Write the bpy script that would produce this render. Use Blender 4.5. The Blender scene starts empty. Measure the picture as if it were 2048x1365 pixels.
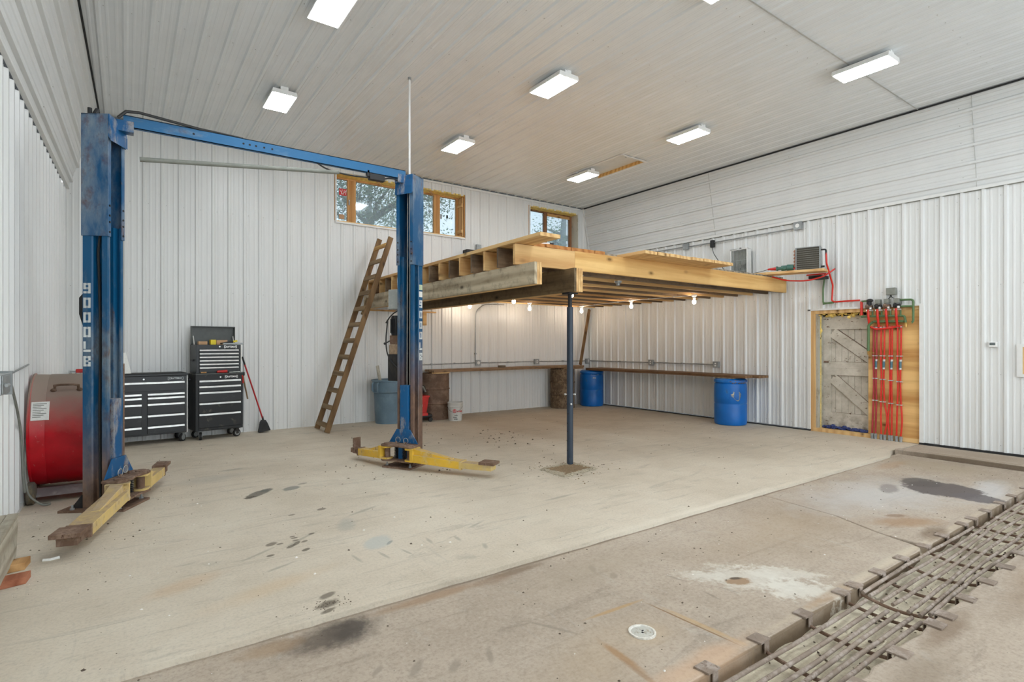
import bpy, bmesh, math, random
from mathutils import Vector, Matrix
random.seed(7)
C = bpy.context.scene.collection
SC = bpy.context.scene
# ---------------------------------------------------------------- camera, sky, exposure
YAW = math.atan((1024 - 252) / 1088.0)
cam_data = bpy.data.cameras.new('camera')
cam_data.sensor_width = 36.0
cam_data.lens = 1088.0 / 2048 * 36.0
cam_data.shift_y = 7.5 / 2048
cam_data.clip_start = 0.05
cam = bpy.data.objects.new('camera', cam_data)
cam.location = (0, 0, 1.5)
cam.rotation_euler = (math.pi / 2, 0, -YAW)
C.objects.link(cam)
SC.camera = cam
W = bpy.data.worlds.new('overcast_sky')
SC.world = W
W.use_nodes = True
bg = W.node_tree.nodes['Background']
bg.inputs['Color'].default_value = (0.86, 0.94, 1.0, 1)
wn, wl = W.node_tree.nodes, W.node_tree.links
wtc = wn.new('ShaderNodeTexCoord'); wsp = wn.new('ShaderNodeSeparateXYZ'); wmr = wn.new('ShaderNodeMapRange')
wl.new(wtc.outputs['Generated'], wsp.inputs[0]); wl.new(wsp.outputs[1], wmr.inputs[0])
# bright overcast on the doorway side, dimmer sky behind the back wall
wmr.inputs[1].default_value = -.25; wmr.inputs[2].default_value = .25; wmr.inputs[3].default_value = 1.28; wmr.inputs[4].default_value = .8
wl.new(wmr.outputs[0], bg.inputs['Strength'])
SC.view_settings.view_transform = 'Standard'
SC.view_settings.look = 'None'
SC.view_settings.gamma = 1
SC.view_settings.use_curve_mapping = False
SC.view_settings.exposure = 1.45
SC.cycles.use_denoising = True
SC.cycles.max_bounces = 10
SC.cycles.diffuse_bounces = 6
SC.cycles.transparent_max_bounces = 12
LED = 17.0        # ceiling fixtures
BULB = 50.0      # bulbs under the loft

XR, XL, YB, ZC = 9.76, -0.735, 10.273, 4.975
SK = .019          # the left wall runs slightly out of square
def XW(y): return XL - SK * (YB - y)
YF = -3.2        # unseen front wall behind the camera
NS = -0.03       # near slab top
P = 0.2385       # rib spacing of the wall panels

# ---------------------------------------------------------------- object helpers
def setp(o, label=None, cat=None, group=None, kind=None):
    if label: o['label'] = label
    if cat: o['category'] = cat
    if group: o['group'] = group
    if kind: o['kind'] = kind
    return o

def thing(name, label, cat, loc=(0, 0, 0), rz=0.0, group=None, rot=None):
    o = bpy.data.objects.new(name, None)
    o.empty_display_size = 0.1
    C.objects.link(o)
    o.location = loc
    o.rotation_euler = rot if rot else (0, 0, rz)
    return setp(o, label, cat, group)

def dup(root, loc=None, rz=None, label=None, group=None):
    r = root.copy(); C.objects.link(r)
    if loc is not None: r.location = loc
    if rz is not None: r.rotation_euler = (0, 0, rz)
    if label: r['label'] = label
    if group: r['group'] = group
    for ch in list(root.children):
        c = ch.copy(); C.objects.link(c); c.parent = r
        for g in list(ch.children):
            d = g.copy(); C.objects.link(d); d.parent = c
    return r

class MB:
    def __init__(s):
        s.b = bmesh.new(); s.m = 0
    def _f(s, vs):
        try:
            f = s.b.faces.new(vs); f.material_index = s.m; return f
        except ValueError:
            return None
    def hexa(s, pts):
        v = [s.b.verts.new(p) for p in pts]
        for q in ((0, 3, 2, 1), (4, 5, 6, 7), (0, 1, 5, 4), (1, 2, 6, 5), (2, 3, 7, 6), (3, 0, 4, 7)):
            s._f([v[i] for i in q])
        return s
    def box(s, x0, x1, y0, y1, z0, z1):
        if x0 > x1: x0, x1 = x1, x0
        if y0 > y1: y0, y1 = y1, y0
        if z0 > z1: z0, z1 = z1, z0
        return s.hexa([(x0, y0, z0), (x1, y0, z0), (x1, y1, z0), (x0, y1, z0), (x0, y0, z1), (x1, y0, z1), (x1, y1, z1), (x0, y1, z1)])
    def obox(s, c, ax, ay, az, sx, sy, sz):
        """box at centre c with axes ax, ay, az (unit vectors) and full sizes"""
        c, ax, ay, az = Vector(c), Vector(ax) * sx / 2, Vector(ay) * sy / 2, Vector(az) * sz / 2
        return s.hexa([c - ax - ay - az, c + ax - ay - az, c + ax + ay - az, c - ax + ay - az, c - ax - ay + az, c + ax - ay + az, c + ax + ay + az, c - ax + ay + az])
    def beam(s, p0, p1, w, h, up=(0, 0, 1)):
        """board from p0 to p1: w across, h along up"""
        p0, p1 = Vector(p0), Vector(p1)
        d = (p1 - p0); L = d.length; d.normalize()
        side = d.cross(Vector(up)).normalized(); u = side.cross(d).normalized()
        return s.obox((p0 + p1) / 2, d, side, u, L, w, h)
    def prism(s, poly, z0, z1, f=None):
        """extrude a 2-D outline; f maps (a,b,h) to a point"""
        f = f or (lambda a, b, h: (a, b, h))
        lo = [s.b.verts.new(f(a, b, z0)) for a, b in poly]
        hi = [s.b.verts.new(f(a, b, z1)) for a, b in poly]
        n = len(poly)
        s._f(list(reversed(lo))); s._f(hi)
        for i in range(n):
            s._f([lo[i], lo[(i + 1) % n], hi[(i + 1) % n], hi[i]])
        return s
    def tube(s, pts, r, seg=10, cap=True, closed=False):
        pts = [Vector(p) for p in pts]
        n = len(pts); rings = []
        prev = None
        for i, p in enumerate(pts):
            if closed:
                d = (pts[(i + 1) % n] - pts[i - 1])
            else:
                d = (pts[min(i + 1, n - 1)] - pts[max(i - 1, 0)])
            d.normalize()
            if prev is None:
                a = Vector((0, 0, 1)) if abs(d.z) < .9 else Vector((1, 0, 0))
                u = d.cross(a).normalized()
            else:
                u = (prev - d * prev.dot(d))
                u = u.normalized() if u.length > 1e-6 else d.orthogonal().normalized()
            prev = u
            w = d.cross(u)
            rr = r[i] if isinstance(r, (list, tuple)) else r
            if not closed and 0 < i < n - 1:
                a1, a2 = (pts[i] - pts[i - 1]).normalized(), (pts[i + 1] - pts[i]).normalized()
                k = math.sqrt(max(.25, (1 + a1.dot(a2)) / 2)); rr = rr / k if k > .6 else rr
            rings.append([s.b.verts.new(p + (u * math.cos(2 * math.pi * k / seg) + w * math.sin(2 * math.pi * k / seg)) * rr) for k in range(seg)])
        m = n if closed else n - 1
        for i in range(m):
            A, B = rings[i], rings[(i + 1) % n]
            for k in range(seg):
                s._f([A[k], A[(k + 1) % seg], B[(k + 1) % seg], B[k]])
        if cap and not closed:
            s._f(list(reversed(rings[0]))); s._f(rings[-1])
        return s
    def cyl(s, p0, p1, r, r2=None, seg=16):
        return s.tube([p0, p1], [r, r if r2 is None else r2], seg)
    def lathe(s, prof, o=(0, 0, 0), seg=32, axis='z', cap=True):
        o = Vector(o)
        def pt(r, h, a):
            x, y = r * math.cos(a), r * math.sin(a)
            if axis == 'z': return o + Vector((x, y, h))
            if axis == 'x': return o + Vector((h, x, y))
            return o + Vector((x, h, y))
        rings = [[s.b.verts.new(pt(r, h, 2 * math.pi * k / seg)) for k in range(seg)] for r, h in prof]
        for A, B in zip(rings, rings[1:]):
            for k in range(seg):
                s._f([A[k], A[(k + 1) % seg], B[(k + 1) % seg], B[k]])
        if cap:
            s._f(list(reversed(rings[0]))); s._f(rings[-1])
        return s
    def blob(s, c, rx, ry, rz, u=8, v=5, jit=0.0):
        c = Vector(c); rings = []
        for j in range(v + 1):
            t = math.pi * j / v
            rings.append([s.b.verts.new(c + Vector((rx * math.sin(t) * math.cos(2 * math.pi * i / u), ry * math.sin(t) * math.sin(2 * math.pi * i / u), rz * math.cos(t))) * (1 + random.uniform(-jit, jit))) for i in range(u)])
        for A, B in zip(rings, rings[1:]):
            for k in range(u):
                s._f([A[k], A[(k + 1) % u], B[(k + 1) % u], B[k]])
        return s
    def quad(s, a, b, c, d):
        s._f([s.b.verts.new(p) for p in (a, b, c, d)]); return s
    def build(s, name, mats, parent=None, bevel=0.0, smooth=False, kind=None, label=None):
        bmesh.ops.remove_doubles(s.b, verts=s.b.verts, dist=1e-6)
        bmesh.ops.recalc_face_normals(s.b, faces=s.b.faces)
        me = bpy.data.meshes.new(name)
        s.b.to_mesh(me); s.b.free()
        if not isinstance(mats, (list, tuple)): mats = [mats]
        for m in mats: me.materials.append(m)
        if smooth:
            for p in me.polygons: p.use_smooth = True
            try:
                me.set_sharp_from_angle(angle=math.radians(40))
            except Exception:
                pass
        o = bpy.data.objects.new(name, me)
        C.objects.link(o)
        if parent: o.parent = parent
        if bevel:
            md = o.modifiers.new('bevel', 'BEVEL'); md.width = bevel; md.segments = 2; md.limit_method = 'ANGLE'
        if kind: o['kind'] = kind
        if label: o['label'] = label
        return o

def rot2(x, y, a):
    return x * math.cos(a) - y * math.sin(a), x * math.sin(a) + y * math.cos(a)

def arc(pts, r=0.05, n=5):
    """round the corners of a polyline"""
    pts = [Vector(p) for p in pts]; out = [pts[0]]
    for i in range(1, len(pts) - 1):
        a, b, c = pts[i - 1], pts[i], pts[i + 1]
        d1, d2 = (a - b), (c - b)
        rr = min(r, d1.length * .45, d2.length * .45)
        p, q = b + d1.normalized() * rr, b + d2.normalized() * rr
        for k in range(n + 1):
            t = k / n
            out.append(p * (1 - t) ** 2 + b * 2 * t * (1 - t) + q * t * t)
    return out + [pts[-1]]

def sag(p0, p1, d, n=12):
    p0, p1 = Vector(p0), Vector(p1)
    return [p0.lerp(p1, i / n) - Vector((0, 0, d * 4 * (i / n) * (1 - i / n))) for i in range(n + 1)]

# ---------------------------------------------------------------- materials
def srgb(r, g, b):
    f = lambda c: (c / 255 / 12.92) if c / 255 <= .04045 else ((c / 255 + .055) / 1.055) ** 2.4
    return (f(r), f(g), f(b), 1)

class NT:
    def __init__(s, name):
        s.mat = bpy.data.materials.new(name); s.mat.use_nodes = True
        s.t = s.mat.node_tree; s.n = s.t.nodes; s.l = s.t.links
        s.bsdf = s.n['Principled BSDF']
        s.tc = s.n.new('ShaderNodeTexCoord')
    def link(s, a, b): s.l.new(a, b)
    def mapping(s, scale=(1, 1, 1), rot=(0, 0, 0), loc=(0, 0, 0), src='Object', rand=False):
        m = s.n.new('ShaderNodeMapping')
        m.inputs['Scale'].default_value = scale; m.inputs['Rotation'].default_value = rot; m.inputs['Location'].default_value = loc
        v = s.tc.outputs[src]
        if rand:
            oi = s.n.new('ShaderNodeObjectInfo')
            mu = s.n.new('ShaderNodeVectorMath'); mu.operation = 'MULTIPLY_ADD'
            cb = s.n.new('ShaderNodeCombineXYZ')
            for k in range(3): s.link(oi.outputs['Random'], cb.inputs[k])
            s.link(cb.outputs[0], mu.inputs[0]); mu.inputs[1].default_value = (13, 29, 7); s.link(v, mu.inputs[2])
            v = mu.outputs[0]
        s.link(v, m.inputs['Vector'])
        return m.outputs[0]
    def noise(s, vec, scale=5, detail=4, rough=.55, dist=0.0):
        t = s.n.new('ShaderNodeTexNoise')
        t.inputs['Scale'].default_value = scale; t.inputs['Detail'].default_value = detail
        t.inputs['Roughness'].default_value = rough; t.inputs['Distortion'].default_value = dist
        if vec is not None: s.link(vec, t.inputs['Vector'])
        return t.outputs['Fac']
    def voro(s, vec, scale=5, out='Distance', rnd=1.0):
        t = s.n.new('ShaderNodeTexVoronoi'); t.inputs['Scale'].default_value = scale
        t.inputs['Randomness'].default_value = rnd
        if vec is not None: s.link(vec, t.inputs['Vector'])
        return t.outputs[out]
    def ramp(s, fac, stops):
        r = s.n.new('ShaderNodeValToRGB')
        el = r.color_ramp.elements
        while len(el) < len(stops): el.new(.5)
        for e, (p, c) in zip(el, stops):
            e.position = p
            e.color = c if isinstance(c, (tuple, list)) else (c, c, c, 1)
        s.link(fac, r.inputs[0])
        return r.outputs[0]
    def mix(s, fac, a, b, mode='MIX'):
        m = s.n.new('ShaderNodeMix'); m.data_type = 'RGBA'; m.blend_type = mode
        for v, k in ((fac, 0), (a, 6), (b, 7)):
            if isinstance(v, (int, float)): m.inputs[k].default_value = v
            elif isinstance(v, (tuple, list)): m.inputs[k].default_value = v
            else: s.link(v, m.inputs[k])
        return m.outputs[2]
    def math(s, op, a, b=None, clamp=False):
        m = s.n.new('ShaderNodeMath'); m.operation = op; m.use_clamp = clamp
        for v, k in ((a, 0), (b, 1)):
            if v is None: continue
            if isinstance(v, (int, float)): m.inputs[k].default_value = v
            else: s.link(v, m.inputs[k])
        return m.outputs[0]
    def bump(s, h, strength=.3, dist=.01):
        b = s.n.new('ShaderNodeBump'); b.inputs['Strength'].default_value = strength; b.inputs['Distance'].default_value = dist
        s.link(h, b.inputs['Height']); s.link(b.outputs[0], s.bsdf.inputs['Normal'])
    def out(s, col=None, rough=None, metal=None, spec=None):
        for v, k in ((col, 'Base Color'), (rough, 'Roughness'), (metal, 'Metallic'), (spec, 'Specular IOR Level')):
            if v is None: continue
            if isinstance(v, (int, float, tuple, list)): s.bsdf.inputs[k].default_value = v
            else: s.link(v, s.bsdf.inputs[k])
        return s.mat

def plain(name, c, rough=.5, metal=0.0, spec=None, var=.12, sc=14):
    t = NT(name)
    n = t.noise(t.mapping(), sc, 4)
    d = tuple(x * (1 - var) for x in c[:3]) + (1,)
    l = tuple(min(1, x * (1 + var)) for x in c[:3]) + (1,)
    return t.out(t.ramp(n, [(.3, d), (.7, l)]), rough, metal, spec)

def worn(name, base, wear, wear2, lo=.55, hi=.62, sc=5, rough=.45, rust_low=None, spec=.4, stretch=(1, 1, .35), metal=0.0, dust=None):
    """paint with patches worn to primer and rust; rust_low = (z0, z1): the corroded foot"""
    t = NT(name)
    v = t.mapping(stretch)
    n = t.noise(v, sc, 8, .68)
    n2 = t.noise(t.mapping((1, 1, .6)), sc * 3.1, 6, .7)
    var = t.noise(v, 2.2, 3)
    b = t.mix(t.ramp(var, [(.3, 0), (.7, 1)]), tuple(x * .72 for x in base[:3]) + (1,), base)
    m = t.ramp(n, [(lo, 0), (hi, 1)])
    w = t.mix(t.ramp(n2, [(.50, 0), (.66, 1)]), wear, wear2)
    c = t.mix(t.math('MULTIPLY', m, .8), b, w)
    m2 = t.ramp(n2, [(hi + .02, 0), (hi + .07, 1)])
    c = t.mix(t.math('MULTIPLY', m2, .6), c, wear2)
    if rust_low:
        sp = t.n.new('ShaderNodeSeparateXYZ'); t.link(t.tc.outputs['Object'], sp.inputs[0])
        z = t.math('ADD', sp.outputs[2], t.math('MULTIPLY', n, rust_low[2] if len(rust_low) > 2 else .9))
        mr = t.n.new('ShaderNodeMapRange'); mr.inputs[1].default_value = rust_low[0]; mr.inputs[2].default_value = rust_low[1]
        mr.inputs[3].default_value = 1; mr.inputs[4].default_value = 0
        t.link(z, mr.inputs[0])
        c = t.mix(t.math('MULTIPLY', mr.outputs[0], .93), c, t.mix(t.ramp(n2, [(.35, 0), (.65, 1)]), wear2, tuple(min(1, x * 2.1) for x in wear2[:3]) + (1,)))
    if dust:                                  # settled dirt on faces that look up
        g = t.n.new('ShaderNodeNewGeometry'); sz = t.n.new('ShaderNodeSeparateXYZ'); t.link(g.outputs['Normal'], sz.inputs[0])
        dm = t.math('MULTIPLY', t.ramp(sz.outputs[2], [(.6, 0), (.9, 1)]), t.ramp(n2, [(.3, .95), (.62, .35)]))
        c = t.mix(dm, c, dust)
    t.bump(n2, .15, .004)
    return t.out(c, rough, metal, spec)

def wood(name, c1, c2, axis='X', knots=True, rough=.7, c3=None, sc=1.0, rand=True, dirt=0.0):
    t = NT(name)
    s = {'X': (.55, 9, 9), 'Y': (9, .55, 9), 'Z': (9, 9, .55)}[axis]
    v = t.mapping(tuple(x * sc for x in s), rand=rand)
    n = t.noise(v, 2.4, 6, .6, .6)
    w = t.n.new('ShaderNodeTexWave'); w.wave_type = 'RINGS'; w.rings_direction = axis
    w.inputs['Scale'].default_value = .35; w.inputs['Distortion'].default_value = 5.5; w.inputs['Detail'].default_value = 3; w.inputs['Detail Scale'].default_value = 1.3
    t.link(v, w.inputs['Vector'])
    f = t.math('ADD', t.math('MULTIPLY', n, .65), t.math('MULTIPLY', w.outputs['Fac'], .35))
    c = t.ramp(f, [(.25, c2), (.48, tuple((a + b) / 2 for a, b in zip(c1, c2))), (.68, c1)])
    big = t.noise(t.mapping((1.3, 1.3, 1.3), rand=rand), 1.7, 3)
    c = t.mix(t.ramp(big, [(.35, 0), (.75, .55)]), c, c3 if c3 else tuple(x * .78 for x in c1[:3]) + (1,))
    if knots:
        k = {'X': (.5, 1, 1), 'Y': (1, .5, 1), 'Z': (1, 1, .5)}[axis]
        vo = t.voro(t.mapping(tuple(x * 4.2 for x in k), rand=rand), 1.0)
        c = t.mix(t.ramp(vo, [(.05, .9), (.1, .35), (.17, 0)]), c, tuple(x * .3 for x in c2[:3]) + (1,))
    if dirt:
        dn = t.noise(t.mapping((3, 3, 3), rand=rand), 3.0, 7, .7)
        c = t.mix(t.ramp(dn, [(.5, 0), (.68, dirt)]), c, (.03, .022, .015, 1))
    t.bump(f, .2, .004)
    return t.out(c, rough, 0, .25)

def emit(name, col, strength):
    m = bpy.data.materials.new(name); m.use_nodes = True
    n = m.node_tree.nodes; b = n['Principled BSDF']
    b.inputs['Base Color'].default_value = (.9, .9, .9, 1)
    b.inputs['Emission Color'].default_value = col
    b.inputs['Emission Strength'].default_value = strength
    return m

M = {}
def panel_mat(name, c, rough=.36):
    t = NT(name)
    n = t.noise(t.mapping((1, 1, .25)), 3.0, 4)
    n2 = t.noise(t.mapping(), 40, 2)
    d = tuple(x * .95 for x in c[:3]) + (1,)
    col = t.mix(t.ramp(n, [(.3, 0), (.7, 1)]), d, c)
    return t.out(col, rough, 0, .5)
M['panel'] = panel_mat('white_steel_panel', (.72, .725, .71, 1))
M['panel_c'] = panel_mat('white_ceiling_panel', (.755, .78, .79, 1), .25)
M['panel_s'] = panel_mat('white_slope_panel', (.72, .73, .72, 1), .34)
M['trim'] = plain('white_trim', (.72, .72, .70, 1), .4, var=.04)
M['gap'] = plain('dark_gap', (.02, .02, .02, 1), .9)
M['screw'] = plain('screw_head', (.42, .42, .40, 1), .5)
M['blue'] = worn('worn_blue_paint', srgb(10, 86, 130), srgb(112, 126, 136), srgb(96, 74, 56), .50, .64, 3.2, .42, rust_low=(.6, 1.35, .9))
M['blue_rusty'] = worn('worn_blue_paint_rusty', srgb(10, 86, 130), srgb(112, 122, 130), srgb(92, 70, 54), .50, .63, 3.4, .45, rust_low=(1.35, 2.15, 1.0))
M['blue_top'] = worn('worn_blue_sleeve', srgb(14, 86, 132), srgb(134, 146, 154), srgb(116, 84, 64), .41, .62, 3.0, .42)
M['blue_beam'] = worn('blue_beam_paint', srgb(42, 108, 156), srgb(112, 138, 160), srgb(104, 84, 76), .55, .68, 4.0, .42, stretch=(.3, 1, 1))
M['blue_plate'] = worn('scuffed_blue_plate', srgb(18, 90, 142), srgb(150, 150, 150), srgb(110, 74, 48), .5, .6, 6.5, .5)
M['yellow'] = worn('worn_yellow_paint', srgb(226, 182, 62), srgb(204, 184, 136), srgb(110, 72, 42), .5, .64, 6, .5, stretch=(1, 1, 1), dust=srgb(168, 146, 112))
M['yellow_pale'] = worn('faded_yellow_paint', srgb(216, 188, 120), srgb(190, 172, 142), srgb(118, 84, 58), .47, .62, 6, .55, stretch=(1, 1, 1), dust=srgb(146, 126, 106))
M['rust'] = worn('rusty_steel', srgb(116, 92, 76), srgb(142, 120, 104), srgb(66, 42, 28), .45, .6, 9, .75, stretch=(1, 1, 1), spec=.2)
M['rust_pipe'] = worn('rusty_pipe', srgb(140, 124, 110), srgb(168, 156, 146), srgb(98, 78, 62), .45, .6, 9, .65, stretch=(1, 1, 1), spec=.3)
M['black_steel'] = worn('dirty_black_steel', srgb(38, 38, 40), srgb(64, 60, 55), srgb(52, 44, 36), .5, .65, 6, .6)
M['cable'] = plain('steel_cable', srgb(170, 168, 160), .4, .5)
M['hose'] = plain('black_hose', srgb(34, 33, 32), .5)
M['black_plastic'] = plain('black_plastic', srgb(26, 26, 28), .5)
M['galv'] = worn('galvanised_steel', srgb(158, 162, 162), srgb(186, 190, 190), srgb(118, 120, 118), .5, .7, 9, .38, stretch=(1, 1, 1), metal=.35)
M['galv_dirty'] = worn('stained_galvanised_box', srgb(176, 180, 176), srgb(204, 206, 200), srgb(110, 96, 80), .5, .7, 12, .45, stretch=(1, 1, 1), metal=.2)
M['pipe_gray'] = plain('weathered_grey_pipe', srgb(128, 130, 122), .6)
M['white_paint'] = plain('white_paint', (.78, .78, .76, 1), .45, var=.05)
M['white_stencil'] = worn('white_stencil', srgb(222, 226, 224), srgb(170, 160, 150), srgb(90, 80, 80), .6, .66, 16, .6, stretch=(1, 1, 1))
M['chrome'] = plain('bright_aluminium', srgb(215, 216, 214), .3, .6)
M['tool_black'] = worn('black_cabinet_paint', srgb(30, 33, 36), srgb(48, 50, 50), srgb(60, 56, 48), .58, .72, 5, .38, stretch=(1, 1, 1), spec=.5)
M['tool_dirty'] = worn('dusty_black_cabinet', srgb(32, 34, 36), srgb(66, 62, 54), srgb(120, 110, 96), .56, .68, 8, .45, stretch=(1, 1, 1))
M['tool_gray'] = plain('grey_lid_steel', srgb(70, 74, 72), .4)
M['rubber'] = plain('dark_rubber', srgb(30, 30, 30), .7)
M['red_fan'] = None
M['led'] = emit('led_diffuser', (.91, .965, 1, 1), LED)
M['bulb'] = emit('warm_bulb', (1, .80, .60, 1), BULB)
M['fixture'] = plain('white_fixture', (.8, .8, .78, 1), .4, var=.03)
PINE1, PINE2 = srgb(224, 188, 132), srgb(184, 138, 86)
M['pine_x'] = wood('pine_x', PINE1, PINE2, 'X', c3=srgb(202, 162, 108))
M['pine_y'] = wood('pine_y', PINE1, PINE2, 'Y', c3=srgb(204, 168, 116))
M['pine_z'] = wood('pine_z', PINE1, PINE2, 'Z', c3=srgb(204, 168, 116))
M['rim_x'] = wood('golden_rim_board', srgb(228, 190, 126), srgb(192, 144, 82), 'X', c3=srgb(210, 166, 104))
M['orange_y'] = wood('orange_deck_board', srgb(190, 134, 78), srgb(148, 92, 48), 'Y', c3=srgb(176, 116, 62))
M['gray_y'] = wood('grey_deck_board', srgb(160, 150, 134), srgb(112, 102, 90), 'Y')
M['joist_x'] = wood('weathered_joist', srgb(134, 112, 88), srgb(86, 70, 54), 'X', c3=srgb(104, 90, 76), dirt=.4)
M['oldbeam_y'] = wood('grey_weathered_beam', srgb(194, 180, 154), srgb(132, 116, 92), 'Y', c3=srgb(184, 170, 144), dirt=.4)
M['brownbeam_y'] = wood('brown_weathered_beam', srgb(122, 104, 78), srgb(80, 66, 48), 'Y', dirt=.5)
M['ladder_wood'] = wood('ladder_wood', srgb(130, 102, 70), srgb(92, 68, 44), 'Z', c3=srgb(110, 86, 58))
M['rung_wood'] = wood('rung_wood', srgb(140, 116, 84), srgb(94, 74, 50), 'Y', knots=False)
M['rung_pine'] = wood('new_rung_wood', srgb(200, 160, 96), srgb(160, 118, 64), 'Y', knots=False)
M['bench_x'] = wood('bench_board_x', srgb(168, 140, 110), srgb(118, 90, 64), 'X', dirt=.3)
M['bench_y'] = wood('bench_board_y', srgb(136, 106, 76), srgb(92, 66, 44), 'Y', dirt=.4)
M['gray_x'] = wood('grey_board_x', srgb(150, 138, 116), srgb(104, 90, 70), 'X', dirt=.3)
M['win_wood'] = wood('window_wood', srgb(212, 164, 108), srgb(176, 126, 74), 'Z', knots=False)
M['win_wood_x'] = wood('window_wood_x', srgb(232, 200, 148), srgb(204, 164, 108), 'X', knots=False)
M['foam'] = plain('yellow_spray_foam', srgb(234, 204, 116), .8, var=.25, sc=18)
M['concrete_wood'] = wood('whitewashed_wood', srgb(188, 182, 166), srgb(140, 130, 112), 'Y', dirt=.35)
M['block_wood'] = wood('red_scrap_wood', srgb(172, 112, 84), srgb(134, 78, 54), 'Y')
M['block_orange'] = wood('orange_scrap_wood', srgb(198, 156, 106), srgb(160, 116, 70), 'Y')
M['plywood'] = wood('plywood_sheet', srgb(232, 192, 128), srgb(176, 124, 66), 'Y', c3=srgb(216, 170, 106), sc=.6)
M['drum_rust'] = worn('rusty_drum', srgb(116, 92, 76), srgb(140, 116, 98), srgb(72, 54, 44), .45, .62, 4, .7, stretch=(1, 1, 1.5), spec=.25)
M['drum_rust2'] = worn('mottled_rusty_drum', srgb(108, 90, 72), srgb(136, 116, 92), srgb(62, 48, 38), .45, .55, 9, .75, stretch=(1, 1, 1), spec=.2)
M['drum_blue'] = worn('blue_plastic_drum', srgb(14, 108, 194), srgb(52, 128, 194), srgb(70, 94, 120), .58, .7, 5, .38, stretch=(1, 1, 1))
M['can'] = worn('grey_blue_plastic', srgb(108, 132, 148), srgb(122, 144, 156), srgb(92, 112, 124), .5, .7, 4, .5, stretch=(1, 1, 1))
M['bucket'] = worn('dirty_white_plastic', srgb(214, 214, 208), srgb(196, 194, 186), srgb(150, 140, 126), .58, .72, 7, .45, stretch=(1, 1, 1))
M['red_plastic'] = plain('red_plastic', srgb(186, 40, 36), .4)
M['red_paint'] = plain('red_paint', srgb(176, 28, 32), .4)
M['red_pipe'] = plain('red_pex', srgb(206, 44, 30), .35, var=.08)
M['red_pipe_dark'] = plain('dull_red_pex', srgb(160, 46, 52), .4)
M['green_pipe'] = plain('green_pipe', srgb(84, 112, 72), .45)
M['green_metal'] = plain('green_enamel', srgb(64, 104, 92), .4)
M['brass'] = plain('brass', srgb(188, 150, 84), .35, .7)
M['steelpost'] = worn('dark_blue_steel_tube', srgb(48, 60, 74), srgb(66, 76, 86), srgb(140, 142, 140), .6, .72, 9, .4, stretch=(1, 1, .4))
M['door_white'] = None
M['dirt'] = plain('rough_dirt', srgb(126, 106, 80), .95, var=.35, sc=60)
M['fin'] = None
M['leaf'] = plain('oak_leaves', srgb(104, 124, 104), .8, var=.35, sc=3)
M['bark'] = plain('grey_bark', srgb(126, 132, 134), .9, var=.25, sc=20)
M['yellow_box'] = plain('yellow_card', srgb(232, 208, 40), .5)
M['tan_box'] = plain('tan_card', srgb(190, 150, 110), .6)
M['paper'] = plain('white_label', srgb(224, 224, 218), .6, var=.08, sc=90)
M['green_label'] = plain('pale_label', srgb(196, 208, 176), .5)
M['tin'] = plain('dark_tin', srgb(96, 82, 62), .5)
M['tarp'] = plain('blue_tarp', srgb(48, 62, 116), .5, var=.4, sc=30)
M['screen'] = plain('thermostat_screen', srgb(96, 104, 104), .25)
M['red_ink'] = plain('red_print', srgb(206, 40, 44), .5)
M['black_ink'] = plain('black_print', srgb(36, 36, 36), .6)
M['white_ink'] = plain('white_print', srgb(232, 232, 230), .5, var=.02)
M['mold'] = worn('mouldy_white_board', srgb(206, 200, 182), srgb(176, 164, 134), srgb(58, 52, 42), .56, .66, 9, .8, stretch=(1, 1, .6))
M['old_jamb'] = worn('peeling_jamb', srgb(186, 182, 168), srgb(150, 140, 116), srgb(84, 66, 46), .5, .62, 8, .8, stretch=(1, 1, .4))
# window glass: mostly clear, with a weak reflection
def glass():
    m = bpy.data.materials.new('window_glass'); m.use_nodes = True
    n, l = m.node_tree.nodes, m.node_tree.links
    for x in list(n):
        if x.type == 'BSDF_PRINCIPLED': n.remove(x)
    o = [x for x in n if x.type == 'OUTPUT_MATERIAL'][0]
    tr = n.new('ShaderNodeBsdfTransparent'); tr.inputs[0].default_value = (.78, .84, .87, 1)
    gl = n.new('ShaderNodeBsdfGlossy'); gl.inputs['Roughness'].default_value = .08; gl.inputs[0].default_value = (.9, .95, 1, 1)
    df = n.new('ShaderNodeBsdfDiffuse'); df.inputs[0].default_value = (.5, .56, .6, 1)
    fr = n.new('ShaderNodeFresnel'); fr.inputs[0].default_value = 1.45
    m1 = n.new('ShaderNodeMixShader'); m2 = n.new('ShaderNodeMixShader'); m1.inputs[0].default_value = .22
    l.new(tr.outputs[0], m1.inputs[1]); l.new(df.outputs[0], m1.inputs[2])
    l.new(fr.outputs[0], m2.inputs[0]); l.new(m1.outputs[0], m2.inputs[1]); l.new(gl.outputs[0], m2.inputs[2])
    l.new(m2.outputs[0], o.inputs[0])
    return m
M['glass'] = glass()

def door_mat():
    t = NT('peeling_white_door')
    v = t.mapping((1, 1, 1))
    base = t.ramp(t.noise(v, 4, 6, .65), [(.3, srgb(166, 158, 143)), (.7, srgb(210, 203, 190))])
    chip = t.ramp(t.noise(t.mapping((1, 1.4, 3.2)), 7, 7, .7), [(.62, 0), (.65, 1)])
    c = t.mix(chip, base, srgb(92, 66, 44))
    sp = t.n.new('ShaderNodeSeparateXYZ'); t.link(t.tc.outputs['Object'], sp.inputs[0])
    # splashed mud along the foot and a worn patch at the latch
    mud = t.math('MULTIPLY', t.ramp(sp.outputs[2], [(.0, 1), (.42, 0)]), t.ramp(t.noise(v, 9, 6), [(.42, 0), (.62, .8)]))
    c = t.mix(mud, c, srgb(96, 78, 56))
    t.bump(chip, .3, .003)
    return t.out(c, .7, 0, .3)
M['door_white'] = door_mat()

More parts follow.
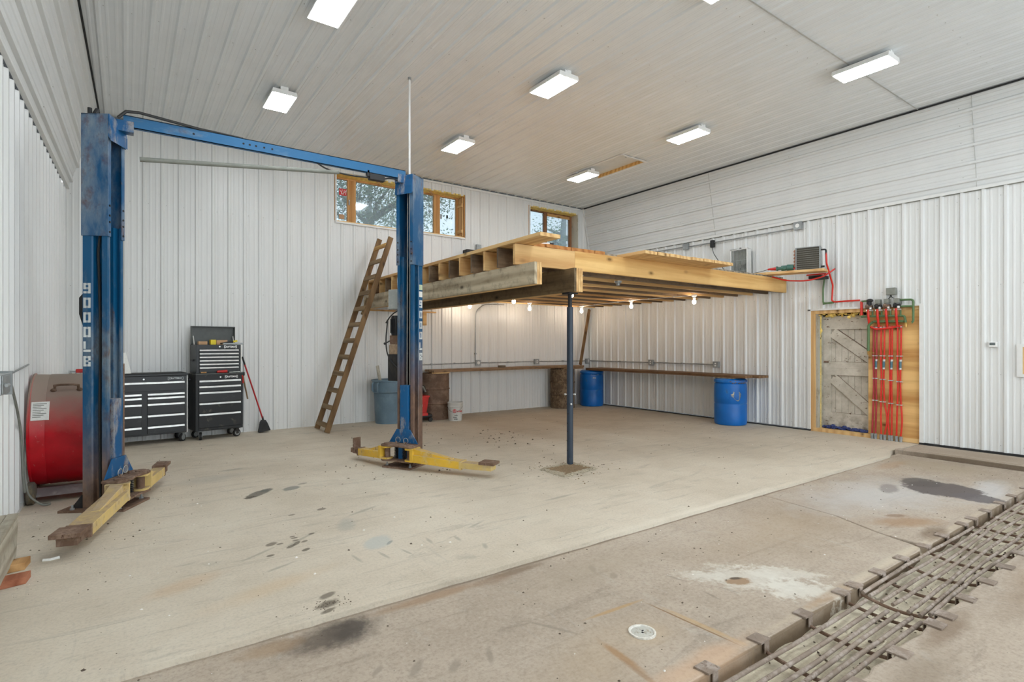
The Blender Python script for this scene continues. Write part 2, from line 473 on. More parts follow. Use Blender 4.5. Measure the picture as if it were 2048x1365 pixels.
def fin_mat():
    t = NT('radiator_fins')
    w = t.n.new('ShaderNodeTexWave'); w.bands_direction = 'Y'; w.inputs['Scale'].default_value = 34
    t.link(t.mapping(), w.inputs['Vector'])
    n = t.noise(t.mapping(), 30, 4)
    c = t.mix(n, srgb(56, 52, 44), srgb(84, 78, 66))
    c = t.mix(t.ramp(w.outputs['Fac'], [(.3, .6), (.6, 0)]), c, srgb(40, 38, 32))
    return t.out(c, .6, .3)
M['fin'] = fin_mat()

def fan_mat():
    # red drum with a grey coat of settled dust on everything that faces up
    t = NT('dusty_red_drum')
    g = t.n.new('ShaderNodeNewGeometry')
    sp = t.n.new('ShaderNodeSeparateXYZ'); t.link(g.outputs['Normal'], sp.inputs[0])
    n = t.noise(t.mapping(), 5, 7, .65)
    up = t.math('ADD', sp.outputs[2], t.math('MULTIPLY', t.math('SUBTRACT', n, .5), .35))
    dust = t.ramp(up, [(.0, 0), (.28, .35), (.62, .93), (1, 1)])
    red = t.ramp(t.noise(t.mapping(), 7, 5), [(.3, srgb(178, 8, 24)), (.7, srgb(206, 18, 36))])
    c = t.mix(dust, red, srgb(150, 136, 124))
    sc = t.ramp(t.noise(t.mapping((1, .3, .3)), 40, 6, .7), [(.66, 0), (.7, .5)])
    c = t.mix(sc, c, srgb(196, 150, 140))
    r = t.mix(dust, (.35, .35, .35, 1), (.85, .85, .85, 1))
    return t.out(c, r, 0, .45)
M['red_fan'] = fan_mat()
# ---------------------------------------------------------------- concrete
def concrete(name, pal, stains_shade, streak_rot=0.5, grain=1.0, streak=.35, rough=.8):
    t = NT(name)
    v = t.mapping()
    n1 = t.noise(v, .55, 5, .6)
    n2 = t.noise(v, 2.6, 7, .7)
    f = t.math('ADD', t.math('MULTIPLY', n1, .6), t.math('MULTIPLY', n2, .4))
    c = t.ramp(f, [(.3, pal[0]), (.5, pal[1]), (.7, pal[2])])
    # trowel and tyre streaks
    s1 = t.noise(t.mapping((.7, 4.2, 1), (0, 0, streak_rot)), 1.5, 8, .72, 1.6)
    c = t.mix(t.math('MULTIPLY', t.ramp(s1, [(.54, 0), (.68, 1)]), streak), c, pal[3])
    s2 = t.noise(t.mapping((3.4, .8, 1), (0, 0, streak_rot + .5)), 1.7, 8, .75, 2.0)
    c = t.mix(t.math('MULTIPLY', t.ramp(s2, [(.57, 0), (.7, 1)]), streak * .8), c, pal[4])
    g = t.noise(v, 55, 5, .7)
    c = t.mix(t.math('MULTIPLY', t.ramp(g, [(.35, 1), (.5, 0)]), .22 * grain), c, pal[3])
    c = t.mix(t.math('MULTIPLY', t.ramp(g, [(.55, 0), (.68, 1)]), .25 * grain), c, pal[2])
    dots = t.ramp(t.voro(v, 9.0), [(.028, 1), (.04, 0)])
    c = t.mix(t.math('MULTIPLY', dots, .6), c, srgb(60, 54, 46))
    e1 = t.noise(v, 3.5, 5, .6); e2 = t.noise(v, 14, 5, .7)
    for (cx, cy, rx, ry, ang, col, st, amp, soft) in stains_shade:
        m = t.n.new('ShaderNodeMapping'); m.vector_type = 'TEXTURE'
        m.inputs['Location'].default_value = (cx, cy, 0); m.inputs['Rotation'].default_value = (0, 0, ang); m.inputs['Scale'].default_value = (rx, ry, 3)
        t.link(t.tc.outputs['Object'], m.inputs['Vector'])
        ln = t.n.new('ShaderNodeVectorMath'); ln.operation = 'LENGTH'; t.link(m.outputs[0], ln.inputs[0])
        nn = e1 if max(rx, ry) > .4 else e2
        d = t.math('ADD', ln.outputs['Value'], t.math('MULTIPLY', t.math('SUBTRACT', nn, .5), amp))
        mk = t.math('MULTIPLY', t.ramp(d, [(max(0, 1 - soft), 1), (1, 0)]), st)
        c = t.mix(mk, c, col)
    t.bump(t.math('ADD', t.math('MULTIPLY', g, .5), n2), .25, .006)
    return t.out(c, rough, 0, .25)

DK, BR, GY, WH = srgb(84, 76, 66), srgb(142, 118, 90), srgb(120, 116, 108), srgb(206, 202, 190)
far_stain_shade = [
    (1.320, 3.741, 0.116, 0.016, -1.49, srgb(136, 132, 122), .5, 1.1, .6),
    (1.499, 3.692, 0.113, 0.018, -1.44, srgb(136, 132, 122), .5, 1.1, .6),
    (1.659, 3.646, 0.094, 0.016, -1.40, srgb(136, 132, 122), .5, 1.1, .6),
    (1.892, 3.758, 0.092, 0.020, -1.66, srgb(136, 132, 122), .5, 1.1, .6),
    (2.093, 3.681, 0.094, 0.020, -1.67, srgb(136, 132, 122), .5, 1.1, .6),
    (2.379, 3.875, 0.149, 0.020, 0.39, srgb(136, 132, 122), .5, 1.1, .6),
    (2.183, 3.425, 0.079, 0.025, -1.90, srgb(136, 132, 122), .5, 1.1, .6),
    (1.748, 4.787, 0.214, 0.030, 0.43, srgb(136, 132, 122), .5, 1.1, .6),
    (0.774, 4.226, 0.200, 0.020, -2.57, srgb(136, 132, 122), .5, 1.1, .6),
    (1.101, 4.363, 0.226, 0.020, -2.50, srgb(136, 132, 122), .5, 1.1, .6),
    (0.851, 3.898, 0.149, 0.020, -2.77, srgb(136, 132, 122), .5, 1.1, .6),
    (1.046, 7.265, 0.194, 0.060, 0.12, srgb(136, 132, 122), .5, 1.1, .6),
    (3.490, 4.091, 0.276, 0.030, 0.07, srgb(136, 132, 122), .5, 1.1, .6),
    (4.5, 3.06, 1.9, .07, .0, srgb(216, 208, 192), .6, 1.2, .8), (7.2, 3.06, 1.5, .05, .0, srgb(206, 198, 182), .45, 1.0, .8),

    (1.09, 5.95, .21, .075, .80, srgb(96, 92, 84), .85, .9, .25),
    (1.18, 6.03, .09, .05, .5, srgb(96, 96, 90), .75, .6, .3),
    (.99, 5.84, .07, .04, .3, DK, .8, .8, .3),
    (1.41, 5.97, .11, .075, .6, srgb(120, 120, 114), .8, .7, .25),
    (1.454, 5.05, .05, .035, .2, DK, .7, .6, .3), (1.556, 6.1, .06, .03, .2, GY, .7, .6, .3), (1.19, 5.03, .035, .022, .2, DK, .6, .5, .3),
    (.89, 4.38, .055, .035, .6, DK, .7, .4, .3), (.945, 4.35, .03, .02, .2, DK, .7, .4, .3), (1.06, 4.46, .025, .018, .2, DK, .7, .4, .3),
    (1.065, 4.42, .03, .018, .1, DK, .7, .4, .3), (1.06, 4.36, .03, .018, .2, DK, .7, .4, .3), (1.05, 4.29, .055, .022, .9, DK, .75, .4, .3),
    (1.0, 4.25, .05, .024, .7, DK, .75, .4, .3), (1.11, 4.3, .035, .02, .5, DK, .7, .4, .3), (1.2, 4.44, .03, .02, .4, DK, .7, .4, .3),
    (.838, 4.147, .032, .022, .2, DK, .75, .4, .3), (1.074, 4.119, .04, .024, .6, DK, .8, .5, .3),
    (.982, 3.29, .07, .035, .5, DK, .7, .9, .4), (.952, 3.18, .09, .05, .3, srgb(70, 60, 48), .75, 1.2, .5), (.93, 3.1, .06, .025, .3, srgb(70, 60, 48), .7, 1.0, .4),
    (.2, 3.0, .03, .02, .2, BR, .7, .4, .3),
    (1.56, 3.96, .17, .11, .9, srgb(168, 174, 170), .6, .5, .3), (1.63, 3.9, .06, .018, .8, srgb(110, 116, 116), .55, .6, .4), (1.5, 4.5, .22, .09, 1.2, srgb(150, 152, 146), .4, .8, .5),
    (.3, 3.95, .3, .12, .4, srgb(190, 156, 120), .35, .6, .6), (.75, 3.6, .5, .12, .3, srgb(196, 166, 128), .3, .7, .7),
    (5.9, 8.4, 2.3, 1.9, .1, srgb(176, 154, 128), .22, .6, .7),  # broad tint: shade under the loft painted into the slab
    (.8, 6.9, .5, .2, .2, srgb(150, 150, 144), .3, .7, .6),
]
near_stain_shade = [
    (0.963, 2.446, 0.050, 0.020, 0.73, srgb(134, 124, 112), .6, 1.0, .5),
    (1.110, 2.350, 0.094, 0.030, 0.75, srgb(134, 124, 112), .6, 1.0, .5),
    (1.274, 2.267, 0.066, 0.030, 0.73, srgb(134, 124, 112), .6, 1.0, .5),
    (1.461, 2.247, 0.098, 0.020, -2.02, srgb(134, 124, 112), .6, 1.0, .5),
    (2.594, 2.708, 0.091, 0.030, -2.15, srgb(134, 124, 112), .6, 1.0, .5),
    (2.632, 2.547, 0.058, 0.030, -2.23, srgb(134, 124, 112), .6, 1.0, .5),
    (2.937, 2.283, 0.080, 0.012, -1.41, srgb(134, 124, 112), .6, 1.0, .5),
    (2.913, 1.997, 0.094, 0.012, -1.68, srgb(134, 124, 112), .6, 1.0, .5),
    (3.063, 1.994, 0.107, 0.010, -1.32, srgb(134, 124, 112), .6, 1.0, .5),
    (1.884, 2.264, 0.203, 0.015, -1.08, srgb(134, 124, 112), .6, 1.0, .5),
    (4.5, 1.536, 5.2, .010, .0, srgb(98, 80, 58), .8, .5, .5), (4.5, 1.58, 5.0, .03, .0, srgb(196, 180, 156), .35, 1.2, .8), (8.83, 2.2, .014, 1.0, 0, srgb(92, 78, 62), .8, .4, .5), (9.015, 2.2, .045, 1.1, 0, srgb(84, 70, 56), .85, .3, .4), (8.9, 2.2, .06, 1.0, 0, srgb(134, 116, 96), .6, .5, .6), (9.4, 2.2, .3, 1.0, 0, srgb(150, 134, 116), .5, .4, .6),  # thin entries paint the gutter's shadow line and darken trench and kerb faces
    (4.6, 2.4, 1.6, .5, .1, srgb(156, 136, 112), .45, .9, .8), (2.6, 2.7, 1.0, .25, 0, srgb(162, 148, 130), .4, .9, .8), (1.9, 1.9, .7, .3, .2, srgb(168, 148, 122), .4, 1.0, .8),
    (4.2, 3.03, 5.0, .022, .0, srgb(112, 98, 82), .7, .5, .6),  # dirt along the seam, with the step's thin shadow painted in

    (.86, 2.88, .27, .17, .1, srgb(92, 82, 72), .85, 1.0, .6), (.98, 2.88, .2, .17, .2, srgb(72, 66, 60), .8, 1.0, .7), (.6, 2.93, .2, .09, .0, srgb(150, 124, 96), .55, .9, .6),
    (1.5, 2.97, .45, .06, .0, srgb(146, 118, 92), .65, .8, .6), (2.15, 2.98, .28, .05, .0, srgb(116, 98, 80), .7, .9, .6), (1.95, 2.95, .2, .07, .05, srgb(134, 112, 92), .5, .8, .6),
    (6.3, 2.35, 1.5, .62, -.15, srgb(190, 190, 188), .6, 1.1, .8), (7.3, 1.75, .8, .22, .1, srgb(196, 197, 198), .55, .9, .6),
    (7.05, 2.06, .38, .36, .0, srgb(92, 84, 82), .93, .7, .16), (6.92, 1.74, .2, .22, .2, srgb(100, 94, 94), .9, .6, .18), (7.2, 2.3, .26, .2, .2, srgb(92, 86, 82), .9, .6, .2), (6.62, 2.4, .25, .1, .3, srgb(128, 120, 116), .7, .8, .35),
    (5.5, 1.85, .4, .16, -.5, srgb(150, 116, 82), .6, .9, .6), (5.35, 1.62, .3, .1, .1, srgb(104, 84, 64), .6, .9, .5), (5.62, 1.98, .12, .05, -.5, srgb(120, 90, 62), .6, .9, .5),
    (3.3, 2.02, .36, .24, -.8, WH, .55, 2.4, .5), (3.42, 1.74, .27, .16, -.7, WH, .7, 2.4, .4), (3.12, 2.2, .2, .1, -.8, WH, .5, 2.3, .5), (3.55, 1.95, .3, .12, -.8, WH, .55, 2.6, .4),
    (3.23, 2.02, .10, .062, -.5, srgb(146, 118, 90), .9, 1.4, .3), (3.25, 2.06, .055, .022, -.4, srgb(76, 68, 60), .85, 1.0, .6),
    (3.52, 1.585, .35, .05, .0, srgb(148, 118, 88), .5, .9, .5),
    (2.3, 2.22, .26, .018, -.05, srgb(170, 138, 96), .75, .6, .5), (2.53, 1.88, .35, .008, 1.63, srgb(128, 98, 66), .85, .4, .4), (2.56, 1.82, .3, .025, 1.63, srgb(182, 150, 106), .6, .7, .6),
    (1.98, 1.86, .2, .03, 1.5, srgb(150, 114, 76), .7, .8, .6), (1.95, 1.7, .2, .022, 1.5, srgb(140, 110, 80), .6, .8, .6), (2.25, 1.93, .16, .12, 0, srgb(178, 158, 132), .45, .8, .6),
    (2.3, 1.6, .5, .1, 0, srgb(196, 160, 128), .5, .9, .6), (4.4, 1.6, .9, .04, 0, srgb(196, 186, 166), .4, .6, .6),
    (4.9, .85, 1.0, .2, 0, srgb(128, 104, 80), .5, .9, .7), (3.0, .95, .5, .14, 0, srgb(120, 104, 86), .45, .9, .7), (3.6, 1.03, .4, .08, 0, srgb(116, 96, 76), .6, .9, .6), (5.6, 1.05, .7, .06, 0, srgb(110, 92, 76), .5, .9, .6), (3.7, .5, .7, .1, .1, srgb(196, 190, 178), .45, .9, .6),
    (8.3, 2.5, .5, .7, 0, srgb(160, 146, 124), .5, .8, .6), (7.9, 2.85, .5, .12, .0, srgb(160, 128, 96), .4, .9, .6),
]
M['floor_far'] = concrete('pale_concrete', (srgb(178, 166, 147), srgb(197, 186, 168), srgb(209, 201, 184), srgb(148, 142, 130), srgb(164, 158, 146)), far_stain_shade, .55, 1.4, .5)
M['floor_near'] = concrete('older_concrete', (srgb(150, 136, 121), srgb(170, 156, 140), srgb(184, 172, 157), srgb(128, 116, 104), srgb(176, 172, 164)), near_stain_shade, .15, 2.0, .5)
M['trench'] = concrete('sandy_trench_floor', (srgb(196, 184, 160), srgb(212, 202, 180), srgb(224, 216, 198), srgb(156, 140, 114), srgb(180, 166, 140)), [], .1, 1.6, .3, .9)
M['edge_conc'] = concrete('stained_slab_edge', (srgb(128, 112, 86), srgb(152, 136, 108), srgb(176, 160, 134), srgb(96, 82, 60), srgb(116, 100, 76)), [], .1, 1.4, .5, .9)

def S(o):
    o['kind'] = 'structure'; return o

# floor: the newer far slab, the older near slab cut by the trench
b = MB()
sx = [XL - .1]
edge = []
x = XL - .1
while x < 8.42:
    edge.append((x, 3.038 + random.uniform(-.006, .006)))
    x += random.uniform(.06, .16)
edge += [(8.42, 3.04), (8.62, 3.10), (8.78, 3.17), (9.0, 3.15), (9.9, 3.14)]
b.prism([(XL - .3, YB + .1), (XL - .3, 3.038)] + edge + [(9.9, YB + .1)], -.25, 0.0)
S(b.build('floor', [M['floor_far']]))
b = MB()
T1, T2 = 1.535, 1.118      # trench sides
def rim(x0, x1, y, jit=.006):
    p = []; x = x0
    while x < x1:
        p.append((x, y + random.uniform(-jit, jit))); x += random.uniform(.05, .14)
    return p + [(x1, y)]
# two slabs either side of the cracked joint, its corner broken away at the trench
bev = .018
def slab(poly):
    b.prism(poly, -.30, NS)
slab([(-1.0, 3.1), (-1.0, T1)] + rim(-.9, 4.62, T1) + [(4.80, T1 + .005), (4.89, T1 + .03), (4.925, T1 + .10), (4.955, T1 + .22), (5.0, 1.9), (5.18, 2.3), (5.268, 2.93), (5.27, 3.1)])
slab([(5.276, 3.1), (5.274, 2.93), (5.19, 2.29), (5.012, 1.9), (4.985, T1 + .22), (4.98, T1 + .09), (5.02, T1 + .02)] + rim(5.08, 8.8, T1) + [(8.85, T1), (8.85, 3.1)])
slab([(-1.0, YF - 1)] + [(9.9, YF - 1), (9.9, T2 - .004)] + list(reversed(rim(-1.0, 9.8, T2 - .01, .012))))
S(b.build('floor.001', [M['floor_near']], bevel=.012))
b = MB()
# trench bed, rippled along its length
nx = 150
rows = []
for j in range(7):
    y = T2 - .05 + (T1 + .1 - T2) * j / 6
    rows.append([b.b.verts.new((1.2 + 8.7 * i / nx, y, -.135 + .012 * math.sin(i * 1.15) + .02 * abs(j - 3) / 3 + random.uniform(-.003, .003))) for i in range(nx + 1)])
for A, B in zip(rows, rows[1:]):
    for i in range(nx): b._f([A[i], A[i + 1], B[i + 1], B[i]])
S(b.build('floor.002', [M['trench']], smooth=True))
b = MB()
# kerb and gutter along the right wall
b.prism([(8.83, -.3), (8.83, .025), (8.845, .035), (8.965, .03), (8.98, -.07), (9.05, -.07), (9.065, .0), (9.9, .0), (9.9, -.3)], T1 - .3, 3.13, lambda a, c, h: (a - .02 * math.sin(h * 5), h, c))
S(b.build('floor.003', [M['floor_near']], bevel=.006))
b = MB()
b.m = 0
b.box(XR - .035, XR + .12, 1.0, 3.13, -.02, .03)
b.box(XR - .035, XR + .12, 4.73, YB, -.02, .02)
S(b.build('trim_1', [M['gap']]))

# ---------------------------------------------------------------- ribbed steel walls
def ribbed(b, u0, u1, phase, f, zsegs, screws=(), p=P):
    """vertical panels: f(u, z, h) -> point; zsegs(u) -> list of (z0, z1)"""
    prof = []
    k0 = int(math.floor((u0 - phase) / p)) - 1
    k1 = int(math.ceil((u1 - phase) / p)) + 1
    for k in range(k0, k1 + 1):
        c = phase + k * p
        for du, h in ((-.032, 0), (-.014, .020), (.014, .020), (.032, 0)):
            prof.append((c + du, h))
        for q in (1 / 3, 2 / 3):
            cc = c + p * q
            for du, h in ((-.018, 0), (-.007, .004), (.007, .004), (.018, 0)):
                prof.append((cc + du, h))
    prof = [q for q in prof if u0 < q[0] < u1]
    def hat(u):
        for a, c in zip(prof, prof[1:]):
            if a[0] <= u <= c[0]:
                return a[1] + (c[1] - a[1]) * (u - a[0]) / max(1e-9, c[0] - a[0])
        return 0.0
    us = [u0] + [q[0] for q in prof] + [u1]
    brk = getattr(zsegs, 'brk', [])
    for x in brk:
        if u0 < x < u1: us.append(x)
    us = sorted(us)
    for a, c in zip(us, us[1:]):
        if c - a < 1e-6: continue
        m = (a + c) / 2
        ha, hc = hat(a), hat(c)
        for z0, z1 in zsegs(m):
            b.m = 0
            b.quad(f(a, z0, ha), f(c, z0, hc), f(c, z1, hc), f(a, z1, ha))
    b.m = 1
    for z in screws:
        for k in range(k0, k1 + 1):
            u = phase + k * p + .055
            if u0 < u < u1 and any(s0 < z < s1 for s0, s1 in zsegs(u)):
                pts = [(u + .006 * math.cos(i * math.pi / 3), z + .006 * math.sin(i * math.pi / 3)) for i in range(6)]
                lo = [b.b.verts.new(f(q[0], q[1], .0005)) for q in pts]
                hi = [b.b.verts.new(f(q[0], q[1], .005)) for q in pts]
                b._f(hi)
                for i in range(6): b._f([lo[i], lo[(i + 1) % 6], hi[(i + 1) % 6], hi[i]])
    b.m = 0

W1 = (3.225, 6.007, 3.845, 4.735)      # window openings x0, x1, z0, z1 in the back wall
W2 = (7.80, 9.31, 3.70, 4.785)
def zs_back(u):
    for w in (W1, W2):
        if w[0] < u < w[1]: return [(0.0, w[2]), (w[3], 4.94)]
    return [(0.0, 4.94)]
zs_back.brk = [W1[0], W1[1], W2[0], W2[1]]
b = MB()
ribbed(b, XL - .02, XR + .02, -.006, lambda u, z, h: (u, YB - h, z), zs_back, (.12, 1.115, 2.37, 3.72))
S(b.build('wall_back', [M['panel'], M['screw']]))
b = MB()
ribbed(b, YF, YB, .1, lambda u, z, h: (XW(u) + h * 1.3, u, z), lambda u: [(0.03, 3.775)], (.15, 1.12, 2.35))
S(b.build('wall_left', [M['panel'], M['screw']]))
DO = (3.128, 4.728, 2.09)
def zs_r(u):
    return [(DO[2], 3.68)] if DO[0] < u < DO[1] else [(0.03, 3.68)]
zs_r.brk = [DO[0], DO[1]]
b = MB()
ribbed(b, YF, YB, 2.384, lambda u, z, h: (XR - h * 1.2, u, z), zs_r, (.12, 1.09, 2.33, 3.55))
S(b.build('wall_right', [M['panel'], M['screw']]))

# sloped upper walls and the ceiling
def slope(b, y0, y1, p0, p1, inn, sk=0.0):
    p0, p1 = Vector((p0[0], 0, p0[1])), Vector((p1[0], 0, p1[1]))
    d = (p1 - p0); L = d.length; d.normalize(); nn = Vector((inn * d.z, 0, -inn * d.x)).normalized()
    if nn.x * inn < 0: nn = -nn
    ribbed(b, 0, L, .13, lambda u, z, h: tuple(p0 + d * u + nn * (h * 1.5) + Vector((-sk * (YB - z), z, 0))), lambda u: [(y0, y1)], (y0 + 1.0, y0 + 3.4, y0 + 5.8, y0 + 8.2, y0 + 10.6))
b = MB(); slope(b, YF, YB, (XR + .0, 3.70), (9.505, ZC), -1)
S(b.build('wall_right_upper', [M['panel_s'], M['screw']]))
b = MB(); slope(b, YF, YB, (XL + .035, 3.79), (-.325, ZC), 1, SK)
S(b.build('wall_left_upper', [M['panel_s'], M['screw']]))
HX0, HX1, HY0, HY1 = 7.37, 7.985, 6.93, 8.16
def zs_c(u):
    return [(YF, HY0), (HY1, YB)] if HX0 < u < HX1 else [(YF, YB)]
zs_c.brk = [HX0, HX1]
b = MB()
ribbed(b, -.62, 9.52, -.006, lambda u, z, h: (u, z, ZC - h * .85), zs_c, [YF + 1.22 * k + .4 for k in range(11)])
S(b.build('ceiling', [M['panel_c'], M['screw']]))
# closing planes behind the sheets (dark cavities at the joints)
b = MB()
def lbar(b, x0, x1, z0, z1):
    d0 = SK * (YB - YF)
    b.hexa([(x0 - d0, YF, z0), (x1 - d0, YF, z0), (x1, YB, z0), (x0, YB, z0), (x0 - d0, YF, z1), (x1 - d0, YF, z1), (x1, YB, z1), (x0, YB, z1)])
lbar(b, XL - .05, XL - .03, 3.6, 3.95)
lbar(b, -.42, -.32, ZC + .02, ZC + .03)
b.box(9.45, 9.60, YF, YB + .05, ZC + .02, ZC + .03)
b.box(XL - .05, XR + .05, YB + .03, YB + .04, 4.9, 5.02)
lbar(b, XL - .03, XL - .02, -.02, .06)
S(b.build('trim_2', [M['gap']]))
b = MB()
b.box(-.36, 9.53, YB - .028, YB - .012, 4.895, 4.935)                              # top of back wall
b.box(-.36, 9.53, YB - .036, YB - .012, 4.925, 4.935)
S(b.build('trim_3', [M['trim']]))
b = MB()
b.m = 1; b.box(9.485, 9.512, YF, YB, ZC - .028, ZC - .010)
b.m = 0; b.beam((9.516, YF, ZC - .055), (9.516, YB, ZC - .055), .02, .035)
b.m = 1; lbar(b, -.335, -.315, ZC - .03, ZC - .008)
S(b.build('trim_4', [M['trim'], M['gap']]))
b = MB()
b.box(XR - .045, XR + .02, YF, YB, 3.675, 3.715); b.m = 1; b.box(XR - .020, XR, YF, YB, 3.668, 3.676)  # grey strip paints the thin shadow line under the knee trim
S(b.build('trim_5', [M['trim'], M['pipe_gray']]))
b = MB()
lbar(b, XL + .02, XL + .06, 3.785, 3.815)
lbar(b, XL - .05, XL + .03, 0.0, .03)
S(b.build('trim_6', [M['trim']]))
b = MB()
b.beam((9.735, YB - .03, 3.70), (9.49, YB - .03, 4.96), .03, .03, (0, 1, 0)); b.m = 1; b.beam((9.765, YB - .03, 3.70), (9.52, YB - .03, 4.96), .02, .008, (0, 1, 0))
b.m = 0; b.box(XR - .05, XR - .02, YB - .05, YB - .02, 0, 3.66); b.m = 1; b.box(XL + .0, XL + .012, YB - .03, YB - .018, 0, 3.78); b.box(XR - .02, XR, YB - .03, YB - .018, 0, 3.66)
S(b.build('trim_7', [M['trim'], M['gap']]))
b = MB()          # lapped joints of the ceiling and slope sheets
b.box(-.33, 9.50, 3.06, 3.075, ZC - .0215, ZC - .0185)
b.box(9.5, 9.51, 3.06, 3.07, ZC - .03, ZC - .01)
for yy in (2.45, 6.6):
    b.beam((XR - .03, yy, 3.72), (9.49, yy, 4.94), .006, .006, (0, 1, 0))
S(b.build('trim_8', [M['screw']]))
# unseen front wall behind the camera, its doorway widened to let in more daylight
b = MB()
b.box(XW(YF), -.4, YF - .1, YF, 0, 5.0); b.box(9.4, XR, YF - .1, YF, 0, 5.0); b.box(-.4, 9.4, YF - .1, YF, 4.5, 5.0)
S(b.build('wall_front_unseen', [M['panel']]))

# ---------------------------------------------------------------- windows in the back wall
M['dark_win'] = wood('dark_window_wood', srgb(150, 108, 78), srgb(104, 70, 48), 'Z', knots=False)
def window(name, w, muls, depth=.24, right_mat=None, top='foam', wd='win_wood'):
    x0, x1, z0, z1 = w
    r = thing(name, None, None, (0, 0, 0)); S(r)
    yb = YB + depth
    b = MB()                                # reveal boards
    b.m = 0; b.box(x0 - .0, x1 + .0, YB - .022, yb + .05, z0 - .03, z0)
    b.m = 1; b.box(x0, x1, YB - .004, yb + .05, z1, z1 + .03)
    b.m = 2; b.box(x0 - .03, x0, YB - .004, yb + .05, z0, z1 + .03)
    b.m = 3; b.box(x1, x1 + .03, YB - .004, yb + .05, z0 - .03, z1 + .03)
    b.build('reveal', [M['win_wood_x'], M[top], M['win_wood'], M[right_mat or 'win_wood']], r)
    b = MB()
    b.box(x0 - .02, x1 + .02, YB - .034, YB - .018, z0 - .05, z0 - .02)
    b.box(x0 - .02, x0 + .004, YB - .03, YB - .005, z0 - .03, z1 + .02)
    b.build('casing', M['trim'], r)
    b = MB(); fw = .075
    gx0, gx1, gz0, gz1 = x0, x1, z0, z1
    b.box(gx0, gx0 + fw, yb - .03, yb + .04, gz0, gz1); b.box(gx1 - fw, gx1, yb - .03, yb + .04, gz0, gz1)
    b.box(gx0, gx1, yb - .031, yb + .041, gz0, gz0 + .05); b.box(gx0, gx1, yb - .031, yb + .041, gz1 - .03, gz1)
    b.build('frame', M[wd], r, bevel=.004)
    xs = [gx0 + fw]
    for m0, m1 in muls:
        b = MB(); b.box(m0, m1, yb - .035, yb + .04, gz0 + .04, gz1 - .025)
        b.box(m0 - .001 + (m1 - m0) * .42, m0 + (m1 - m0) * .58, yb - .043, yb - .03, gz0 + .05, gz1 - .03)
        b.build('mullion', M[wd], r, bevel=.004)
        xs += [m0, m1]
    xs.append(gx1 - fw)
    for i in range(0, len(xs), 2):
        b = MB(); b.box(xs[i] - .005, xs[i + 1] + .005, yb + .004, yb + .008, gz0 + .045, gz1 - .025)
        b.build('pane', M['glass'], r)
    return r, yb
w1, yb1 = window('window_1', W1, [(3.515, 3.68), (5.385, 5.53)])
b = MB()
for xx in (4.05, 5.2):
    b.beam((xx, YB + .02, W1[3] - .02), (xx + .16, YB + .20, W1[3] - .03), .05, .02)
b.build('cleat', M['pine_x'], w1)
b = MB(); b.box(3.36, 3.505, yb1 - .004, yb1 + .003, 4.40, 4.53)
st = b.build('sticker', M['red_ink'], w1, label='red sticker with pale lines')
b = MB()
for dx in (.02, .06, .10): b.beam((3.38 + dx, yb1 - .006, 4.42), (3.40 + dx, yb1 - .006, 4.51), .008, .004, (0, 1, 0))
b.beam((3.37, yb1 - .006, 4.50), (3.43, yb1 - .006, 4.42), .008, .004, (0, 1, 0)); b.beam((3.43, yb1 - .006, 4.42), (3.49, yb1 - .006, 4.50), .008, .004, (0, 1, 0))
b.build('sticker_print', M['white_ink'], st)
b = MB(); b.box(3.36, 3.46, yb1 - .004, yb1 + .003, 3.94, 4.03); b.build('torn_paper', M['tan_box'], w1)
b = MB(); b.box(5.70, 5.74, yb1 - .005, yb1 + .003, 4.27, 4.33); b.build('square_patch', M['black_plastic'], w1)
for xx, zz in ((3.53, 4.27), (5.54, 4.27)):
    b = MB(); b.box(xx, xx + .02, yb1 - .06, yb1 - .03, zz - .05, zz + .05); b.build('latch', M['galv'], w1)
# board shutter folded against the right reveal of the wide window
t = thing('window_shutter', 'small batten shutter of raw boards folded against the right side of the wide window', 'shutter', (W1[1] - .012, YB + .01, W1[2]))
b = MB()
for k in range(3): b.box(-.022, -.002, .0 + k * .068, .066 + k * .068, .02, .86)
b.build('board', M['pine_z'], t)
for zz in (.09, .66):
    b = MB(); b.box(-.046, -.022, .0, .20, zz, zz + .07); b.build('batten', M['pine_y'], t)
w2, yb2 = window('window_2', W2, [(8.41, 8.50)], right_mat='mold', wd='dark_win')
b = MB(); b.box(8.50, 9.22, yb2 - .05, yb2 - .03, W2[3] - .10, W2[3] - .035); b.build('head_strip', M['pine_x'], w2)

